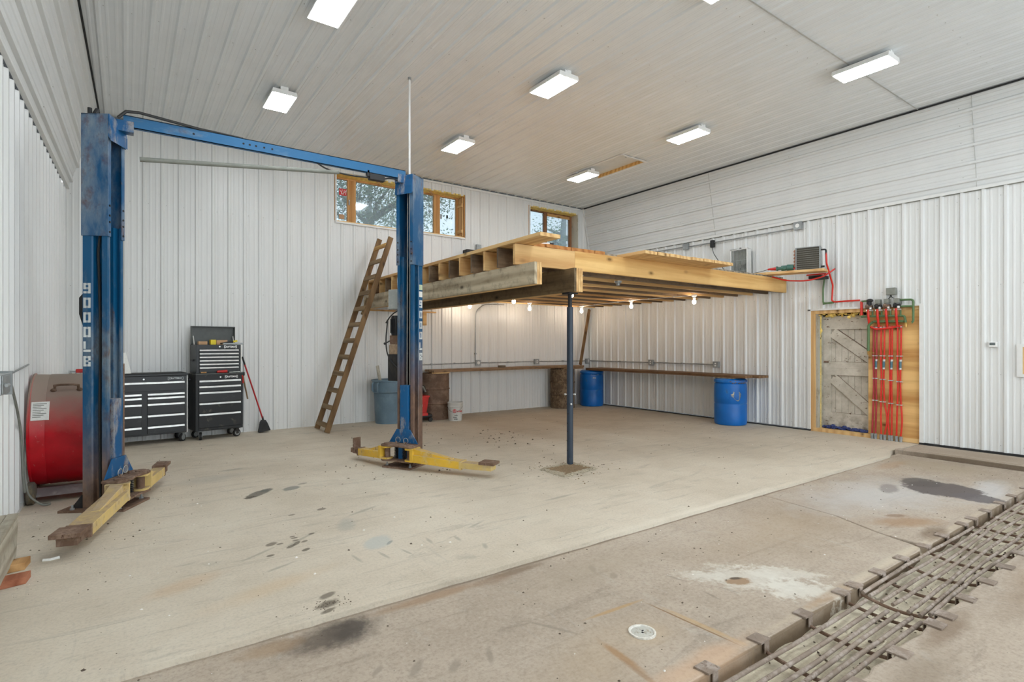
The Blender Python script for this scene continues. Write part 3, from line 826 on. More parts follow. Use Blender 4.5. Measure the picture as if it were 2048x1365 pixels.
# outside: trees seen through the panes
def tree(x, y, h, crown, nleaf, label, seed, trunk=.25, lean=0.3):
    rr = random.Random(seed)
    t = thing('tree', label, 'tree', (x, y, -.3), 0, 'trees outside the windows')
    b = MB()
    top = Vector((lean, .2, h))
    b.tube([(0, 0, 0), (lean * .3, 0, h * .4), (lean * .6, .1, h * .7), top], [trunk, trunk * .8, trunk * .55, trunk * .2], 10)
    tips = []
    for k in range(16):
        a = rr.uniform(0, 6.28); z0 = rr.uniform(.35, .85) * h
        p0 = Vector((lean * z0 / h, 0, z0)); L = rr.uniform(.5, 1) * crown
        p1 = p0 + Vector((math.cos(a) * L * .5, math.sin(a) * L * .5, L * .25)); p2 = p1 + Vector((math.cos(a + .5) * L * .5, math.sin(a + .5) * L * .5, L * rr.uniform(-.1, .35)))
        b.tube([p0, p1, p2], [trunk * .3, trunk * .17, trunk * .05], 6)
        tips += [p1, p2, (p1 + p2) / 2]
    b.build('trunk', M['bark'], t, smooth=True)
    b = MB()
    for k in range(nleaf):
        c = rr.choice(tips) + Vector((rr.gauss(0, .33), rr.gauss(0, .33), rr.gauss(0, .3)))
        u = Vector((rr.uniform(-1, 1), rr.uniform(-1, 1), rr.uniform(-1, 1))).normalized(); v = u.orthogonal().normalized(); s = rr.uniform(.028, .055)
        b._f([b.b.verts.new(q) for q in (c - u * s, c - v * s * .6, c + u * s, c + v * s * .6)])
    b.build('foliage', M['leaf'], t, kind='stuff')
    return t
tree(5.3, 14.6, 6.3, 2.4, 24000, 'leafy oak outside behind the middle of the wide window', 3, .22)
tree(8.3, 19.2, 7.4, 2.3, 9000, 'sparse tree outside seen in the right end of the wide window', 5, .18)
tree(11.35, 13.6, 6.4, 1.9, 3400, 'thick grey trunk with few leaves outside the small window', 8, .30, .6)
tree(13.6, 17.6, 6.6, 1.5, 2200, 'thin bare-limbed tree farther out behind the small window', 9, .16, -.4)
# ground outside the back wall
b = MB(); b.box(-8, 30, YB + .35, 40, -.4, -.3); S(b.build('ground', [plain('outside_grass', srgb(110, 120, 90), .95)]))
# ---------------------------------------------------------------- parts laid out in room coordinates under a root
def wb(b, name, mats, root, **kw):
    o = b.build(name, mats, root, **kw)
    if root.type == 'EMPTY': o.location = -root.location
    return o

def text_mesh(name, s, size, mat, parent, mtx, bold=.0, ext=.0006, align='CENTER', width=1.0):
    cu = bpy.data.curves.new(name, 'FONT'); cu.body = s; cu.size = size; cu.extrude = ext; cu.offset = bold
    cu.align_x = align; cu.align_y = 'CENTER'; cu.space_character = 1.05
    tmp = bpy.data.objects.new(name, cu); C.objects.link(tmp)
    me = bpy.data.meshes.new_from_object(tmp.evaluated_get(bpy.context.evaluated_depsgraph_get()))
    bpy.data.objects.remove(tmp); bpy.data.curves.remove(cu)
    me.materials.clear(); me.materials.append(mat)
    me.transform(Matrix.Diagonal((width, 1, 1, 1))); me.transform(mtx)
    o = bpy.data.objects.new(name, me); C.objects.link(o); o.parent = parent
    return o

def frame_mtx(o, x, y):
    """matrix whose columns are x, y, x cross y at origin o"""
    x, y = Vector(x).normalized(), Vector(y).normalized(); z = x.cross(y)
    return Matrix(((x.x, y.x, z.x, o[0]), (x.y, y.y, z.y, o[1]), (x.z, y.z, z.z, o[2]), (0, 0, 0, 1)))

# ---------------------------------------------------------------- ceiling lights
def make_light():
    t = thing('ceiling_light', '', 'light', (0, 0, 0))
    b = MB()
    b.prism([(-.165, -.012), (.165, -.012), (.15, .045), (-.15, .045)], -.315, .315, lambda a, c, h: (a, h, c))
    b.build('housing', M['fixture'], t, bevel=.004)
    b = MB(); b.box(-.148, .148, -.295, .295, -.0165, -.0125); b.build('diffuser', M['led'], t)
    for s in (-1, 1):
        b = MB(); b.box(-.05, .05, s * .27 - .025, s * .27 + .025, .044, .095); b.build('bracket', M['fixture'], t)
    return t
lights = [((1.68, 5.48), 'white panel light at the top edge left of centre, cut off by the frame'), ((1.74, 8.03), 'white panel light nearest the blue lift beam, left end of its row'),
          ((4.55, 5.48), 'white panel light in the middle of the ceiling above the white drop pipe'), ((4.60, 8.08), 'white panel light above the wide window'),
          ((7.49, 8.10), 'white panel light partly in front of the ceiling hatch'), ((7.41, 5.53), 'white panel light to the right of the ceiling hatch'),
          ((7.37, 2.93), 'large looking white panel light nearest the right wall, across a ceiling seam'), ((4.56, 2.94), 'white panel light barely showing at the top edge right of centre')]
l0 = make_light()
for i, ((x, y), lb) in enumerate(lights):
    o = l0 if i == 0 else dup(l0)
    o.location = (x, y, ZC - .098); o['label'] = lb; o['group'] = 'LED panel lights on the ceiling'
for x, y in ((1.68, 2.93), (1.68, .4), (4.56, .4), (7.37, .4)):     # unseen fixtures added to light the room, continuing the grid behind the frame
    o = dup(l0, (x, y, ZC - .098)); o['label'] = 'added unseen white panel light out of the frame above the camera'

# ceiling hatch: a recess with a raw wooden curb
t = thing('ceiling_hatch', 'open attic hatch recessed in the ceiling with an orange wooden side', 'hatch', (HX0, HY0, ZC))
b = MB(); b.box(HX0, HX1, HY0, HY1, ZC + .045, ZC + .06); wb(b, 'lid', M['trim'], t)
b = MB(); b.box(HX1, HX1 + .025, HY0 - .02, HY1 + .02, ZC - .012, ZC + .045); wb(b, 'side_board', M['rim_x'], t)
b = MB(); b.box(HX0 - .025, HX0, HY0, HY1, ZC - .0, ZC + .045); b.box(HX0 - .02, HX1 + .02, HY0 - .025, HY0, ZC - .0, ZC + .045); b.box(HX0 - .02, HX1 + .02, HY1, HY1 + .025, ZC, ZC + .045); wb(b, 'curb', M['trim'], t)
b = MB(); b.box(HX0 - .02, HX1 + .05, HY0 - .045, HY0, ZC - .03, ZC - .018); wb(b, 'edge_strip', M['trim'], t)
b = MB(); b.tube([(7.55, 7.0, ZC + .045), (7.55, 7.0, ZC + .0)], .004, 6); b.tube([(7.53, 7.0, ZC), (7.57, 7.0, ZC)], .006, 6); wb(b, 'pull', M['galv'], t)

# white drop pipe from the ceiling to the lift
t = thing('drop_conduit', 'thin white pipe hanging from the ceiling to the right lift column', 'pipe', (3.005, 6.535, 3.4))
b = MB(); b.cyl((3.005, 6.535, 3.35), (3.005, 6.535, ZC), .0125, seg=10); wb(b, 'pipe', M['white_paint'], t, smooth=True)
b = MB(); b.cyl((3.005, 6.535, ZC - .03), (3.005, 6.535, ZC - .001), .022, seg=12); wb(b, 'coupling', M['galv'], t, smooth=True)

# ---------------------------------------------------------------- two-post car lift
lift = thing('car_lift', 'two post car lift in scuffed blue paint with yellow arms and an overhead beam', 'car lift', (1.37, 6.317, 0))
c30, s30 = math.cos(math.radians(30)), .5
def glyph(b, f, ch, z, w=.062, h=.094):
    """stencil capital drawn from bars: f(u, z) -> (point lo, point hi)"""
    q = w * .32; g = .006
    def bar(u0, u1, z0, z1):
        b.hexa([f(u0, z + z0, 0), f(u1, z + z0, 0), f(u1, z + z0, 1), f(u0, z + z0, 1), f(u0, z + z1, 0), f(u1, z + z1, 0), f(u1, z + z1, 1), f(u0, z + z1, 1)])
    L, R, T, B = -w / 2, w / 2, h / 2, -h / 2
    if ch == '0':
        bar(L, L + q, B, T); bar(R - q, R, B, T)
        for z0, z1 in ((B, B + q), (T - q, T)): bar(L + q, -g / 2, z0, z1); bar(g / 2, R - q, z0, z1)
    if ch == '9':
        bar(R - q, R, B, T); bar(L, L + q, 0 - q / 2, T)
        for z0, z1 in ((B, B + q), (T - q, T), (-q / 2, q / 2)): bar(L + (0 if z0 == B else q), -g / 2, z0, z1); bar(g / 2, R - q, z0, z1)
    if ch == 'L':
        bar(L, L + q, B + q + g, T); bar(L, R, B, B + q)
    if ch == 'B':
        bar(L, L + q, B, T); bar(R - q, R, B, -q * .35); bar(R - q, R, q * .35, T)
        for z0, z1 in ((B, B + q), (T - q, T), (-q / 2, q / 2)): bar(L + q, -g / 2, z0, z1); bar(g / 2, R - q, z0, z1)

def lift_side(cx, cy, sg):
    """sg = +1: left column opening right; -1: its mirror image"""
    n = Vector((sg * c30, -s30, 0)); tt = Vector((sg * s30, c30, 0)); c = Vector((cx, cy, 0))
    def g(a, k, z): return tuple(c + n * a + tt * k + Vector((0, 0, z)))
    wallp = .008
    half = [(-.105, -.115), (-.03, -.115), (-.02, -.105), (-.018, -.062), (.045, -.062), (.052, -.105), (.06, -.115), (.105, -.115), (.105, -.08), (.092, -.08), (.092, -.10), (.065, -.10), (.058, -.05), (-.026, -.05), (-.032, -.103), (-.097, -.103)]
    out_ = [half[i] for i in range(9)]; inn_ = half[9:]
    poly = out_ + inn_ + [(a, -k) for a, k in reversed(inn_)] + [(a, -k) for a, k in reversed(out_)]
    b = MB(); b.prism(poly, 0.02, 2.60, lambda a, k, z: g(a, k, z))
    col = wb(b, 'column', M['blue' if sg > 0 else 'blue_rusty'], lift)
    # the sleeve bolted over its top
    e = .124; top = 3.60
    sl = [(-.113, -e), (.115, -e), (.115, -.078), (.108, -.078), (.108, -e + .007), (-.106, -e + .007), (-.106, e - .007), (.108, e - .007), (.108, .078), (.115, .078), (.115, e), (-.113, e)]
    b = MB(); b.prism(sl, 2.49, top, lambda a, k, z: g(a, k, z))
    wb(b, 'column_sleeve', M['blue_top'], col)
    b = MB(); b.prism([(-.113, -e), (.02, -e), (.02, e), (-.113, e)], top - .012, top, lambda a, k, z: g(a, k, z)); wb(b, 'sleeve_cap', M['blue_top'], col)
    b = MB(); b.prism([(-.145, -.20), (.30, -.20), (.30, .20), (-.145, .20)], .0, .02, lambda a, k, z: g(a, k, z))
    if sg > 0: b.prism([(-.26, -.20), (-.145, -.20), (-.145, .2), (-.26, .2)], 0, .02, lambda a, k, z: g(a, k, z))
    wb(b, 'base_plate', M['rust'], col)
    for k in (-.16, .16):
        b = MB(); b.prism([(-.108, 0.02), (-.20, 0.02), (-.108, .14)], k * .72 - .005, k * .72 + .005, lambda a, z, q: g(a, q, z))
        wb(b, 'gusset', M['black_steel'], col)
    for a, k in ((-.16, -.165), (-.16, .165), (.24, -.17), (.24, .17)):
        b = MB(); b.cyl(g(a, k, .02), g(a, k, .034), .02, seg=6); b.cyl(g(a, k, .03), g(a, k, .06), .009, seg=8)
        wb(b, 'anchor_bolt', M['galv'], col)
    for k in (-.100, .100):
        for z in (2.53, 2.62, 2.68, 2.77):
            b = MB(); b.cyl(g(.114, k, z), g(.121, k, z), .010, seg=8); wb(b, 'sleeve_bolt', M['black_steel'], col)
    # stencilled capacity on the flank
    def f(u, z, h): return g((-.0675 + .0) + (u if sg > 0 else -u), -.1152 - .0008 * h, z)
    b = MB()
    for i, ch in enumerate('9000LB'): glyph(b, f, ch, 2.013 - i * .1325)
    wb(b, 'capacity_lettering', M['white_stencil'], col, label='white stencilled lettering 9000LB')
    if sg < 0:
        for z0, z1, mm in ((2.19, 2.255, 'green_label'), (2.10, 2.17, 'paper')):
            b = MB(); b.prism([(-.10, z0), (-.03, z0), (-.03, z1), (-.10, z1)], .1155, .1165, lambda a, z, q: g(a, -q, z)); wb(b, 'warning_label', M[mm], col)
    # carriage inside the column with its apron, pin plates and latch racks
    b = MB(); b.prism([(.03, -.06), (.128, -.06), (.128, .06), (.03, .06)], .12, 1.0, lambda a, k, z: g(a, k, z))
    car = wb(b, 'carriage', M['blue_plate'], lift, bevel=.004)
    b = MB(); b.prism([(-.21, .29), (.21, .29), (.10, .455), (-.10, .455)], .132, .142, lambda k, z, a: g(a, k, z)); wb(b, 'apron', M['blue_plate'], car)
    pl = [(.12, -.23), (.27, -.24), (.31, -.20), (.31, -.10), (.29, 0), (.31, .10), (.31, .20), (.27, .24), (.12, .23)]
    b = MB(); b.prism(pl, .262, .284, lambda a, k, z: g(a, k, z)); b.prism(pl, .085, .103, lambda a, k, z: g(a, k, z)); wb(b, 'pin_plates', M['rust'], car, bevel=.003)
    b = MB(); b.prism([(.13, -.045), (.20, -.03), (.20, .03), (.13, .045)], .103, .262, lambda a, k, z: g(a, k, z)); wb(b, 'spine', M['blue_plate'], car)
    for k in (-.062, .062):
        b = MB()
        for i in range(9): b.prism([(.195, k - .012), (.225, k - .012), (.225, k + .012), (.195, k + .012)], .11 + i * .0165, .119 + i * .0165, lambda a, q, z: g(a, q, z))
        b.prism([(.18, k - .012), (.20, k - .012), (.20, k + .012), (.18, k + .012)], .103, .262, lambda a, q, z: g(a, q, z))
        wb(b, 'latch_rack', M['black_steel'], car)
    for k in (-.07, .07):
        b = MB(); cc = Vector(g(.155 if k > 0 else .19, k, .325)); R_ = .034
        b.tube([cc + tt * (R_ * math.cos(2 * math.pi * i / 18)) + Vector((0, 0, R_ * math.sin(2 * math.pi * i / 18))) + n * (.02 * math.cos(i)) * 0 for i in range(18)], .0035, 6, closed=True)
        wb(b, 'release_ring', M['cable'], car, smooth=True)
        b = MB(); b.cyl(g(.19, k, .284), g(.19, k, .31), .012, seg=8); wb(b, 'release_pin', M['rust'], car)
    # lifting cables in the channel
    b = MB()
    b.tube([g(.07, -.045, .95), g(.075, -.05, 2.4), g(.10, -.062, 3.3), g(.11, -.075, 3.58)], .0055, 6)
    b.tube([g(.05, .01, .98), g(.05, .0, 3.55)], .0055, 6)
    wb(b, 'lifting_cable', M['cable'], lift, smooth=True)
    b = MB(); b.cyl(g(-.03, -.01, 1.0), g(-.03, -.01, 2.0), .03, seg=12); wb(b, 'hydraulic_cylinder', M['black_steel'], lift, smooth=True)
    return g, n, tt, col, car

gL, nL, tL, colL, carL = lift_side(-.172, 6.317, 1)
gR, nR, tR, colR, carR = lift_side(2.911, 6.317, -1)
# hose in the left column's recess, lock cover on its back
b = MB(); b.tube([gL(.02, -.075, 2.52), gL(.005, -.078, 2.35), gL(.012, -.075, 2.1), gL(.02, -.072, 1.6), gL(.015, -.075, .9), gL(.02, -.07, .1)], .011, 8); wb(b, 'hydraulic_hose', M['hose'], lift, smooth=True)
b = MB(); b.tube([gR(.02, -.072, 2.52), gR(.012, -.075, 2.1), gR(.02, -.072, 1.3), gR(.015, -.07, .1)], .010, 8); wb(b, 'hydraulic_hose', M['hose'], lift, smooth=True)
b = MB(); b.prism([(-.105, 1.58), (-.165, 1.78), (-.165, 1.93), (-.105, 2.0)], -.07, .07, lambda a, z, k: gL(a, k, z)); wb(b, 'lock_cover', M['black_steel'], lift)
b = MB(); b.prism([(.10, .126), (.02, .126), (.02, .15), (.10, .15)], .2, 1.32, lambda a, k, z: gL(a, k, z)); wb(b, 'edge_bar', M['rust'], lift)
b = MB(); b.cyl(gL(-.02, -.09, 3.6), gL(-.02, -.05, 3.66), .02, seg=10); b.cyl(gL(-.06, -.09, 3.60), gL(-.06, -.09, 3.66), .018, seg=10); wb(b, 'hose_fitting', M['black_steel'], lift)
b = MB(); b.cyl(gR(-.06, -.02, 3.6), gR(-.06, -.02, 3.66), .018, seg=10); wb(b, 'hose_fitting', M['black_steel'], lift)

# overhead beam with its end brackets
yb_, z0_, z1_ = 6.30, 3.545, 3.655
b = MB()
b.box(-.02, 2.82, yb_ - .05, yb_ - .043, z0_, z1_); b.box(-.02, 2.82, yb_ - .05, yb_ + .03, z1_ - .007, z1_); b.box(-.02, 2.82, yb_ - .05, yb_ - .005, z0_, z0_ + .007)
beam = wb(b, 'overhead_beam', M['blue_beam'], lift)
b = MB()
for x in (.55, 1.0, 1.06, 1.12, 1.2, 1.28): b.cyl((x, yb_ - .0505, 3.60), (x, yb_ - .048, 3.60), .011, seg=8)
wb(b, 'bolt_holes', M['gap'], beam)
for g_, sgn in ((gL, 1), (gR, -1)):
    b = MB()
    b.prism([(.117, 3.40), (.14, 3.36), (.14, 3.46), (.117, 3.60)], -.125, .125, lambda a, z, k, g_=g_: g_(a, k, z))
    b.prism([(-.125, 3.5), (.125, 3.36), (.125, 3.56), (-.125, 3.60)], .118, .126, lambda k, z, a, g_=g_: g_(a, k, z))
    b.box((-.12 if sgn > 0 else 2.72), (.06 if sgn > 0 else 2.88), yb_ - .055, yb_ + .05, 3.50, 3.60)
    wb(b, 'beam_bracket', M['blue_plate'], lift)
b = MB(); b.tube([(-.06, 6.2, 3.60), (.0, 6.2, 3.67), (.1, 6.22, 3.69), (.35, 6.235, 3.675), (.6, 6.25, 3.66), (1.0, 6.29, 3.663)], .014, 8); wb(b, 'beam_hose', M['hose'], lift, smooth=True)
# shut-off bar with switch box and its flex cable
b = MB(); b.cyl((.107, 6.27, 3.265), (2.0, 6.27, 3.488), .022, seg=14); wb(b, 'shutoff_bar', M['pipe_gray'], lift, smooth=True)
b = MB(); b.cyl((2.0, 6.27, 3.488), (2.68, 6.27, 3.52), .004, seg=6); wb(b, 'shutoff_wire', M['cable'], lift)
b = MB(); b.box(2.36, 2.55, 6.24, 6.31, 3.47, 3.545); b.box(2.33, 2.365, 6.25, 6.30, 3.50, 3.58); sw = wb(b, 'switch_box', M['black_plastic'], lift, bevel=.006)
b = MB(); b.tube(arc([(1.7, 6.27, 3.58), (1.85, 6.27, 3.50), (2.1, 6.27, 3.475), (2.37, 6.27, 3.49)], .1), .009, 8); b.tube(arc([(2.54, 6.27, 3.505), (2.65, 6.27, 3.54), (2.78, 6.27, 3.50)], .08), .009, 8); wb(b, 'switch_cable', M['hose'], lift, smooth=True)

def lift_arm(piv, tip, z, w0, w1, mat, mat2, pad_up=False, ztip=0.0):
    piv, tip = Vector((piv[0], piv[1], 0)), Vector((tip[0], tip[1], 0))
    d = (tip - piv); L = d.length; d.normalize(); sd = Vector((-d.y, d.x, 0))
    def q(a, k, zz): return tuple(piv + d * a + sd * k + Vector((0, 0, zz + ztip * a / L)))
    b = MB()                                           # tapered box section
    a0, a1 = .07, L * (.64 if mat2 is M['yellow_pale'] else .80)
    h0, h1 = (.11, .255), (.075, .165)
    for (s0, s1) in ((a0, a0 + .10), (a0 + .10, a1)):
        pass
    zt = .185
    b.hexa([q(a0, -w0, .105), q(a0, w0, .105), q(a1, w1, .075), q(a1, -w1, .075), q(a0, -w0, zt + .01), q(a0, w0, zt + .01), q(a1, w1, .16), q(a1, -w1, .16)][0:4] + [q(a0, -w0, zt + .01), q(a0, w0, zt + .01), q(a1, w1, .16), q(a1, -w1, .16)])
    arm = wb(b, 'swing_arm', mat, lift, bevel=.004)
    b = MB()                                           # flared root plates and the ridge that runs down the top
    b.hexa([q(.05, -w0 * 1.08, .105), q(.05, w0 * 1.08, .105), q(.09, w0 * 1.08, .105), q(.09, -w0 * 1.08, .105), q(.05, -w0 * 1.08, .262), q(.05, w0 * 1.08, .262), q(.09, w0 * 1.08, .262), q(.09, -w0 * 1.08, .262)])
    k = w0 * .62
    b.hexa([q(.09, -k, zt), q(.09, k, zt), q(L * .52, k * .55, .155), q(L * .52, -k * .55, .155), q(.09, -k, .258), q(.09, k, .258), q(L * .52, k * .55, .176), q(L * .52, -k * .55, .176)])
    wb(b, 'arm_root', mat, arm, bevel=.003)
    for zz in (.105, .241):
        b = MB()
        b.prism([(.09 + 0, -w0 * .95)] + [(-.055 * math.cos(t_), w0 * .95 * math.sin(t_)) for t_ in [math.pi * (i / 10 - .5) for i in range(11)]] + [(.09, w0 * .95)], zz, zz + .018, lambda a, k_, h: q(a, k_, h))
        wb(b, 'pivot_lug', mat, arm)
    b = MB(); b.cyl(q(0, 0, .085), q(0, 0, .29), .034, seg=18); b.cyl(q(0, 0, .284), q(0, 0, .296), .045, seg=18); wb(b, 'pivot_pin', M['rust'], arm, smooth=True)
    b = MB()                                           # telescoping end
    wi = w1 * (.95 if mat2 is M['yellow_pale'] else .8)
    b.hexa([q(a1 - .1, -wi, .085), q(a1 - .1, wi, .085), q(L - .02, wi, .085), q(L - .02, -wi, .085), q(a1 - .1, -wi, .15), q(a1 - .1, wi, .15), q(L - .02, wi, .15), q(L - .02, -wi, .15)])
    wb(b, 'extension_tube', mat2, arm, bevel=.003)
    b = MB()
    if pad_up:
        b.obox(q(L - .05, 0, .20), sd, Vector((0, 0, 1)), d, .11, .17, .018); b.obox(q(L - .05, 0, .125), d, sd, Vector((0, 0, 1)), .10, .12, .06)
    else:
        b.hexa([q(L - .17, -w1 * 1.2, .150), q(L - .17, w1 * 1.2, .150), q(L + .02, w1 * 1.2, .150), q(L + .02, -w1 * 1.2, .150), q(L - .17, -w1 * 1.2, .182), q(L - .17, w1 * 1.2, .182), q(L + .02, w1 * 1.2, .182), q(L + .02, -w1 * 1.2, .182)])
    wb(b, 'lift_pad', M['rust'], arm, bevel=.004)
    b = MB()
    b.hexa([q(a1 - .02, -w1 * 1.02, .07), q(a1 - .02, w1 * 1.02, .07), q(a1 + .008, w1 * 1.02, .07), q(a1 + .008, -w1 * 1.02, .07), q(a1 - .02, -w1 * 1.02, .166), q(a1 - .02, w1 * 1.02, .166), q(a1 + .008, w1 * 1.02, .166), q(a1 + .008, -w1 * 1.02, .166)])
    wb(b, 'end_collar', mat2, arm)
    return arm
lift_arm((-.045, 6.045), (-.345, 4.90), .1, .085, .078, M['yellow_pale'], M['rust'])
lift_arm((.115, 6.335), (.335, 7.06), .1, .07, .055, M['yellow_pale'], M['rust'], ztip=.04)
lift_arm((2.785, 6.045), (3.385, 5.10), .1, .085, .07, M['yellow'], M['yellow_pale'])
lift_arm((2.62, 6.335), (2.455, 7.04), .1, .07, .055, M['yellow'], M['rust'], pad_up=True)

# hydraulic power unit on the back of the right column
b = MB(); b.prism([(-.08, .12), (.02, .12), (.02, .135), (-.08, .135)], 1.2, 1.9, lambda a, k, z: gR(a, k, z))
pu = wb(b, 'power_unit', M['black_steel'], lift)
def gp(a, k, z): return gR(a - .03, k + .13, z)
b = MB(); b.lathe([(.0, 1.62), (.075, 1.62), (.08, 1.64), (.08, 1.84), (.07, 1.87), (.0, 1.87)], gp(0, .085, 0), 20, cap=False)
for i in range(20):
    a = 2 * math.pi * i / 20; p = Vector(gp(0, .085, 1.74)); dd = Vector((math.cos(a), math.sin(a), 0))
    b.obox(p + dd * .083, dd, Vector((-dd.y, dd.x, 0)), Vector((0, 0, 1)), .014, .005, .18)
wb(b, 'motor', M['black_plastic'], pu, smooth=True)
b = MB(); b.obox(gp(0, .085, 1.565), nR, tR, (0, 0, 1), .13, .15, .11); b.obox(gp(0, .14, 1.56), nR, tR, (0, 0, 1), .05, .06, .05); wb(b, 'valve_block', M['rust'], pu, bevel=.006)
b = MB(); b.obox(gp(0, .085, 1.44), nR, tR, (0, 0, 1), .16, .16, .14); wb(b, 'pump', M['rung_wood'] if False else plain('grimy_tan', srgb(150, 128, 104), .7, var=.3, sc=30), pu, bevel=.02, label='grimy tan pump body')
b = MB(); b.obox(gp(0, .085, 1.21), nR, tR, (0, 0, 1), .17, .18, .34); wb(b, 'oil_tank', M['black_steel'], pu, bevel=.012)
b = MB(); b.tube([gp(.07, .15, 1.55), gp(.10, .19, 1.52)], .008, 8); b.blob(gp(.11, .20, 1.515), .016, .016, .016); wb(b, 'lowering_lever', M['black_plastic'], pu, smooth=True)
b = MB(); b.tube(arc([gp(.08, .18, 1.8), gp(.09, .20, 1.55), gp(.09, .18, 1.38), gp(.10, .08, 1.26), gp(.1, .0, 1.2)], .08), .009, 8); b.tube(arc([gp(.06, .22, 1.78), gp(.08, .12, 1.88), gp(.08, .0, 1.94)], .06), .008, 8); wb(b, 'supply_hose', M['hose'], pu, smooth=True)
# grey disconnect box on a post of the loft, wired down to the power unit
t = thing('disconnect_box', 'grey electrical disconnect box high on the left side of the right lift column', 'electrical box', gR(-.02, .25, 1.94))
b = MB(); b.obox(gR(-.03, .23, 2.08), nR, tR, (0, 0, 1), .09, .19, .25); wb(b, 'box', M['galv_dirty'], t, bevel=.006)
b = MB(); b.tube(arc([gR(-.03, .20, 2.2), gR(-.03, .21, 2.36), gR(-.03, .14, 2.42)], .05), .012, 8); wb(b, 'cord', M['white_paint'], t, smooth=True)
b = MB()
for z in (1.99, 2.17): b.cyl(gR(.017, .16, z), gR(.026, .16, z), .012, seg=8)
wb(b, 'screws', M['chrome'], t)
b = MB(); b.obox(gR(-.03, .125, 2.08), nR, tR, (0, 0, 1), .05, .03, .10); wb(b, 'mounting_bracket', M['galv'], t)
b = MB(); b.tube(sag(gR(-.03, .16, 1.96), gR(-.0, .36, 1.83), -.01), .007, 6); wb(b, 'wire', M['white_paint'], t, smooth=True)
# ---------------------------------------------------------------- storage loft
LX, LY, JB, JT = 3.69, 5.14, 2.44, 2.68
loft = thing('storage_loft', 'raised timber loft of joists and planks built against the back right corner', 'loft', (6.7, 7.7, 0))
for k in range(17):                                   # joists, bright and weathered by turns
    y = LY + .045 + .305 * (k + 1)
    if y > YB - .1: break
    b = MB(); b.box(LX + random.uniform(-.004, .01) + max(0, y - 7.5) * .036, XR - .03, y, y + .04, JB, JT)
    wb(b, 'joist', M['pine_x' if k % 2 else 'joist_x'], loft)
b = MB(); b.box(LX, 4.62, LY, LY + .04, JB, JT); wb(b, 'rim_board', M['pine_x'], loft)
b = MB(); b.box(4.623, XR - .042, LY, LY + .04, JB, JT + .004); wb(b, 'rim_board', M['rim_x'], loft)
b = MB(); b.box(4.2, XR - .045, LY + .042, LY + .082, JB, JT); wb(b, 'inner_rim', M['joist_x'], loft)
for nm, x0, y0, z0, mats, n in (('near', 3.752, 4.85, 2.19, 'oldbeam_y', 3), ('far', 4.452, 4.965, 2.152, 'brownbeam_y', 4)):
    b = MB()
    b.box(x0, x0 + .0375, y0, YB - .03, z0, JB)
    m = wb(b, 'main_beam', M[mats], loft, bevel=.002)
    for i in range(1, n):
        b = MB(); b.box(x0 + .0375 * i, x0 + .0375 * (i + 1) - .002, y0 + random.uniform(.0, .01), YB - .03, z0 + random.uniform(-.004, .004), JB)
        wb(b, 'beam_ply', M['pine_y'], m, bevel=.002)
b = MB(); b.box(3.74, 5.3, YB - .06, YB - .025, 2.16, 2.19); b.box(4.98, 5.06, YB - .1, YB - .025, 1.9, 2.16); wb(b, 'wall_cleat', M['pine_x'], loft)
# deck boards laid flush with the rim, front to back
x = 3.98
i = 0
while x < 9.50:
    w = random.uniform(.18, .24)
    if 5.30 < x < 7.35:
        x = 7.47; continue
    nm = 'orange_y' if x < 5.1 else 'gray_y'
    tk = .042 if x < 5.1 else .026
    b = MB(); b.box(x, x + w - .004, LY + random.uniform(.0, .02), YB - .12, JT + .005, JT + .005 + tk)
    wb(b, 'deck_board', M[nm], loft); x += w; i += 1
# long planks that run past the front rim
def plank(x0, x1, y0, y1, z, th, mat, label, group=None, dz=0):
    t = thing('plank', label, 'plank', ((x0 + x1) / 2, (y0 + y1) / 2, z), 0, group)
    b = MB(); b.hexa([(x0, y0, z), (x1, y0 + .01, z), (x1, y1, z + dz), (x0, y1, z + dz), (x0, y0, z + th), (x1, y0 + .01, z + th), (x1, y1, z + dz + th), (x0, y1, z + dz + th)])
    wb(b, 'board', M[mat], t, bevel=.002)
    return t
pl_ = plank(3.66, 3.955, 4.63, YB - .14, JT + .006, .042, 'pine_y', 'long plank along the left edge of the loft, its tip below the small window')
for v in pl_.children[0].data.vertices:
    if v.co.y > 8 and v.co.x < 3.8: v.co.x += .12
n_ = 8; w_ = (7.44 - 5.48) / n_
ords = ['leftmost', 'second from left', 'third from left', 'fourth from left', 'fourth from right', 'third from right', 'second from right', 'rightmost']
for i in range(n_):
    xa = 5.48 + i * w_
    plank(xa, xa + w_ - .004, 4.74 + random.uniform(-.012, .012) - .02 * (i > 4), 9.6, JT + .006, .042, 'pine_y', ords[i] + ' of the eight pale planks jutting over the loft front', 'planks jutting over the front of the loft')
# shelf plank in the right corner carrying the radiator
t = thing('shelf_plank', 'short pale plank jutting from the loft corner under the small radiator', 'plank', (9.2, 4.7, JT))
b = MB(); b.hexa([(8.93, 5.30, 2.71), (9.20, 5.36, 2.71), (9.52, 4.33, 2.705), (9.24, 4.27, 2.705), (8.93, 5.30, 2.75), (9.20, 5.36, 2.75), (9.52, 4.33, 2.745), (9.24, 4.27, 2.745)])
wb(b, 'board', M['pine_y'], t, bevel=.002)

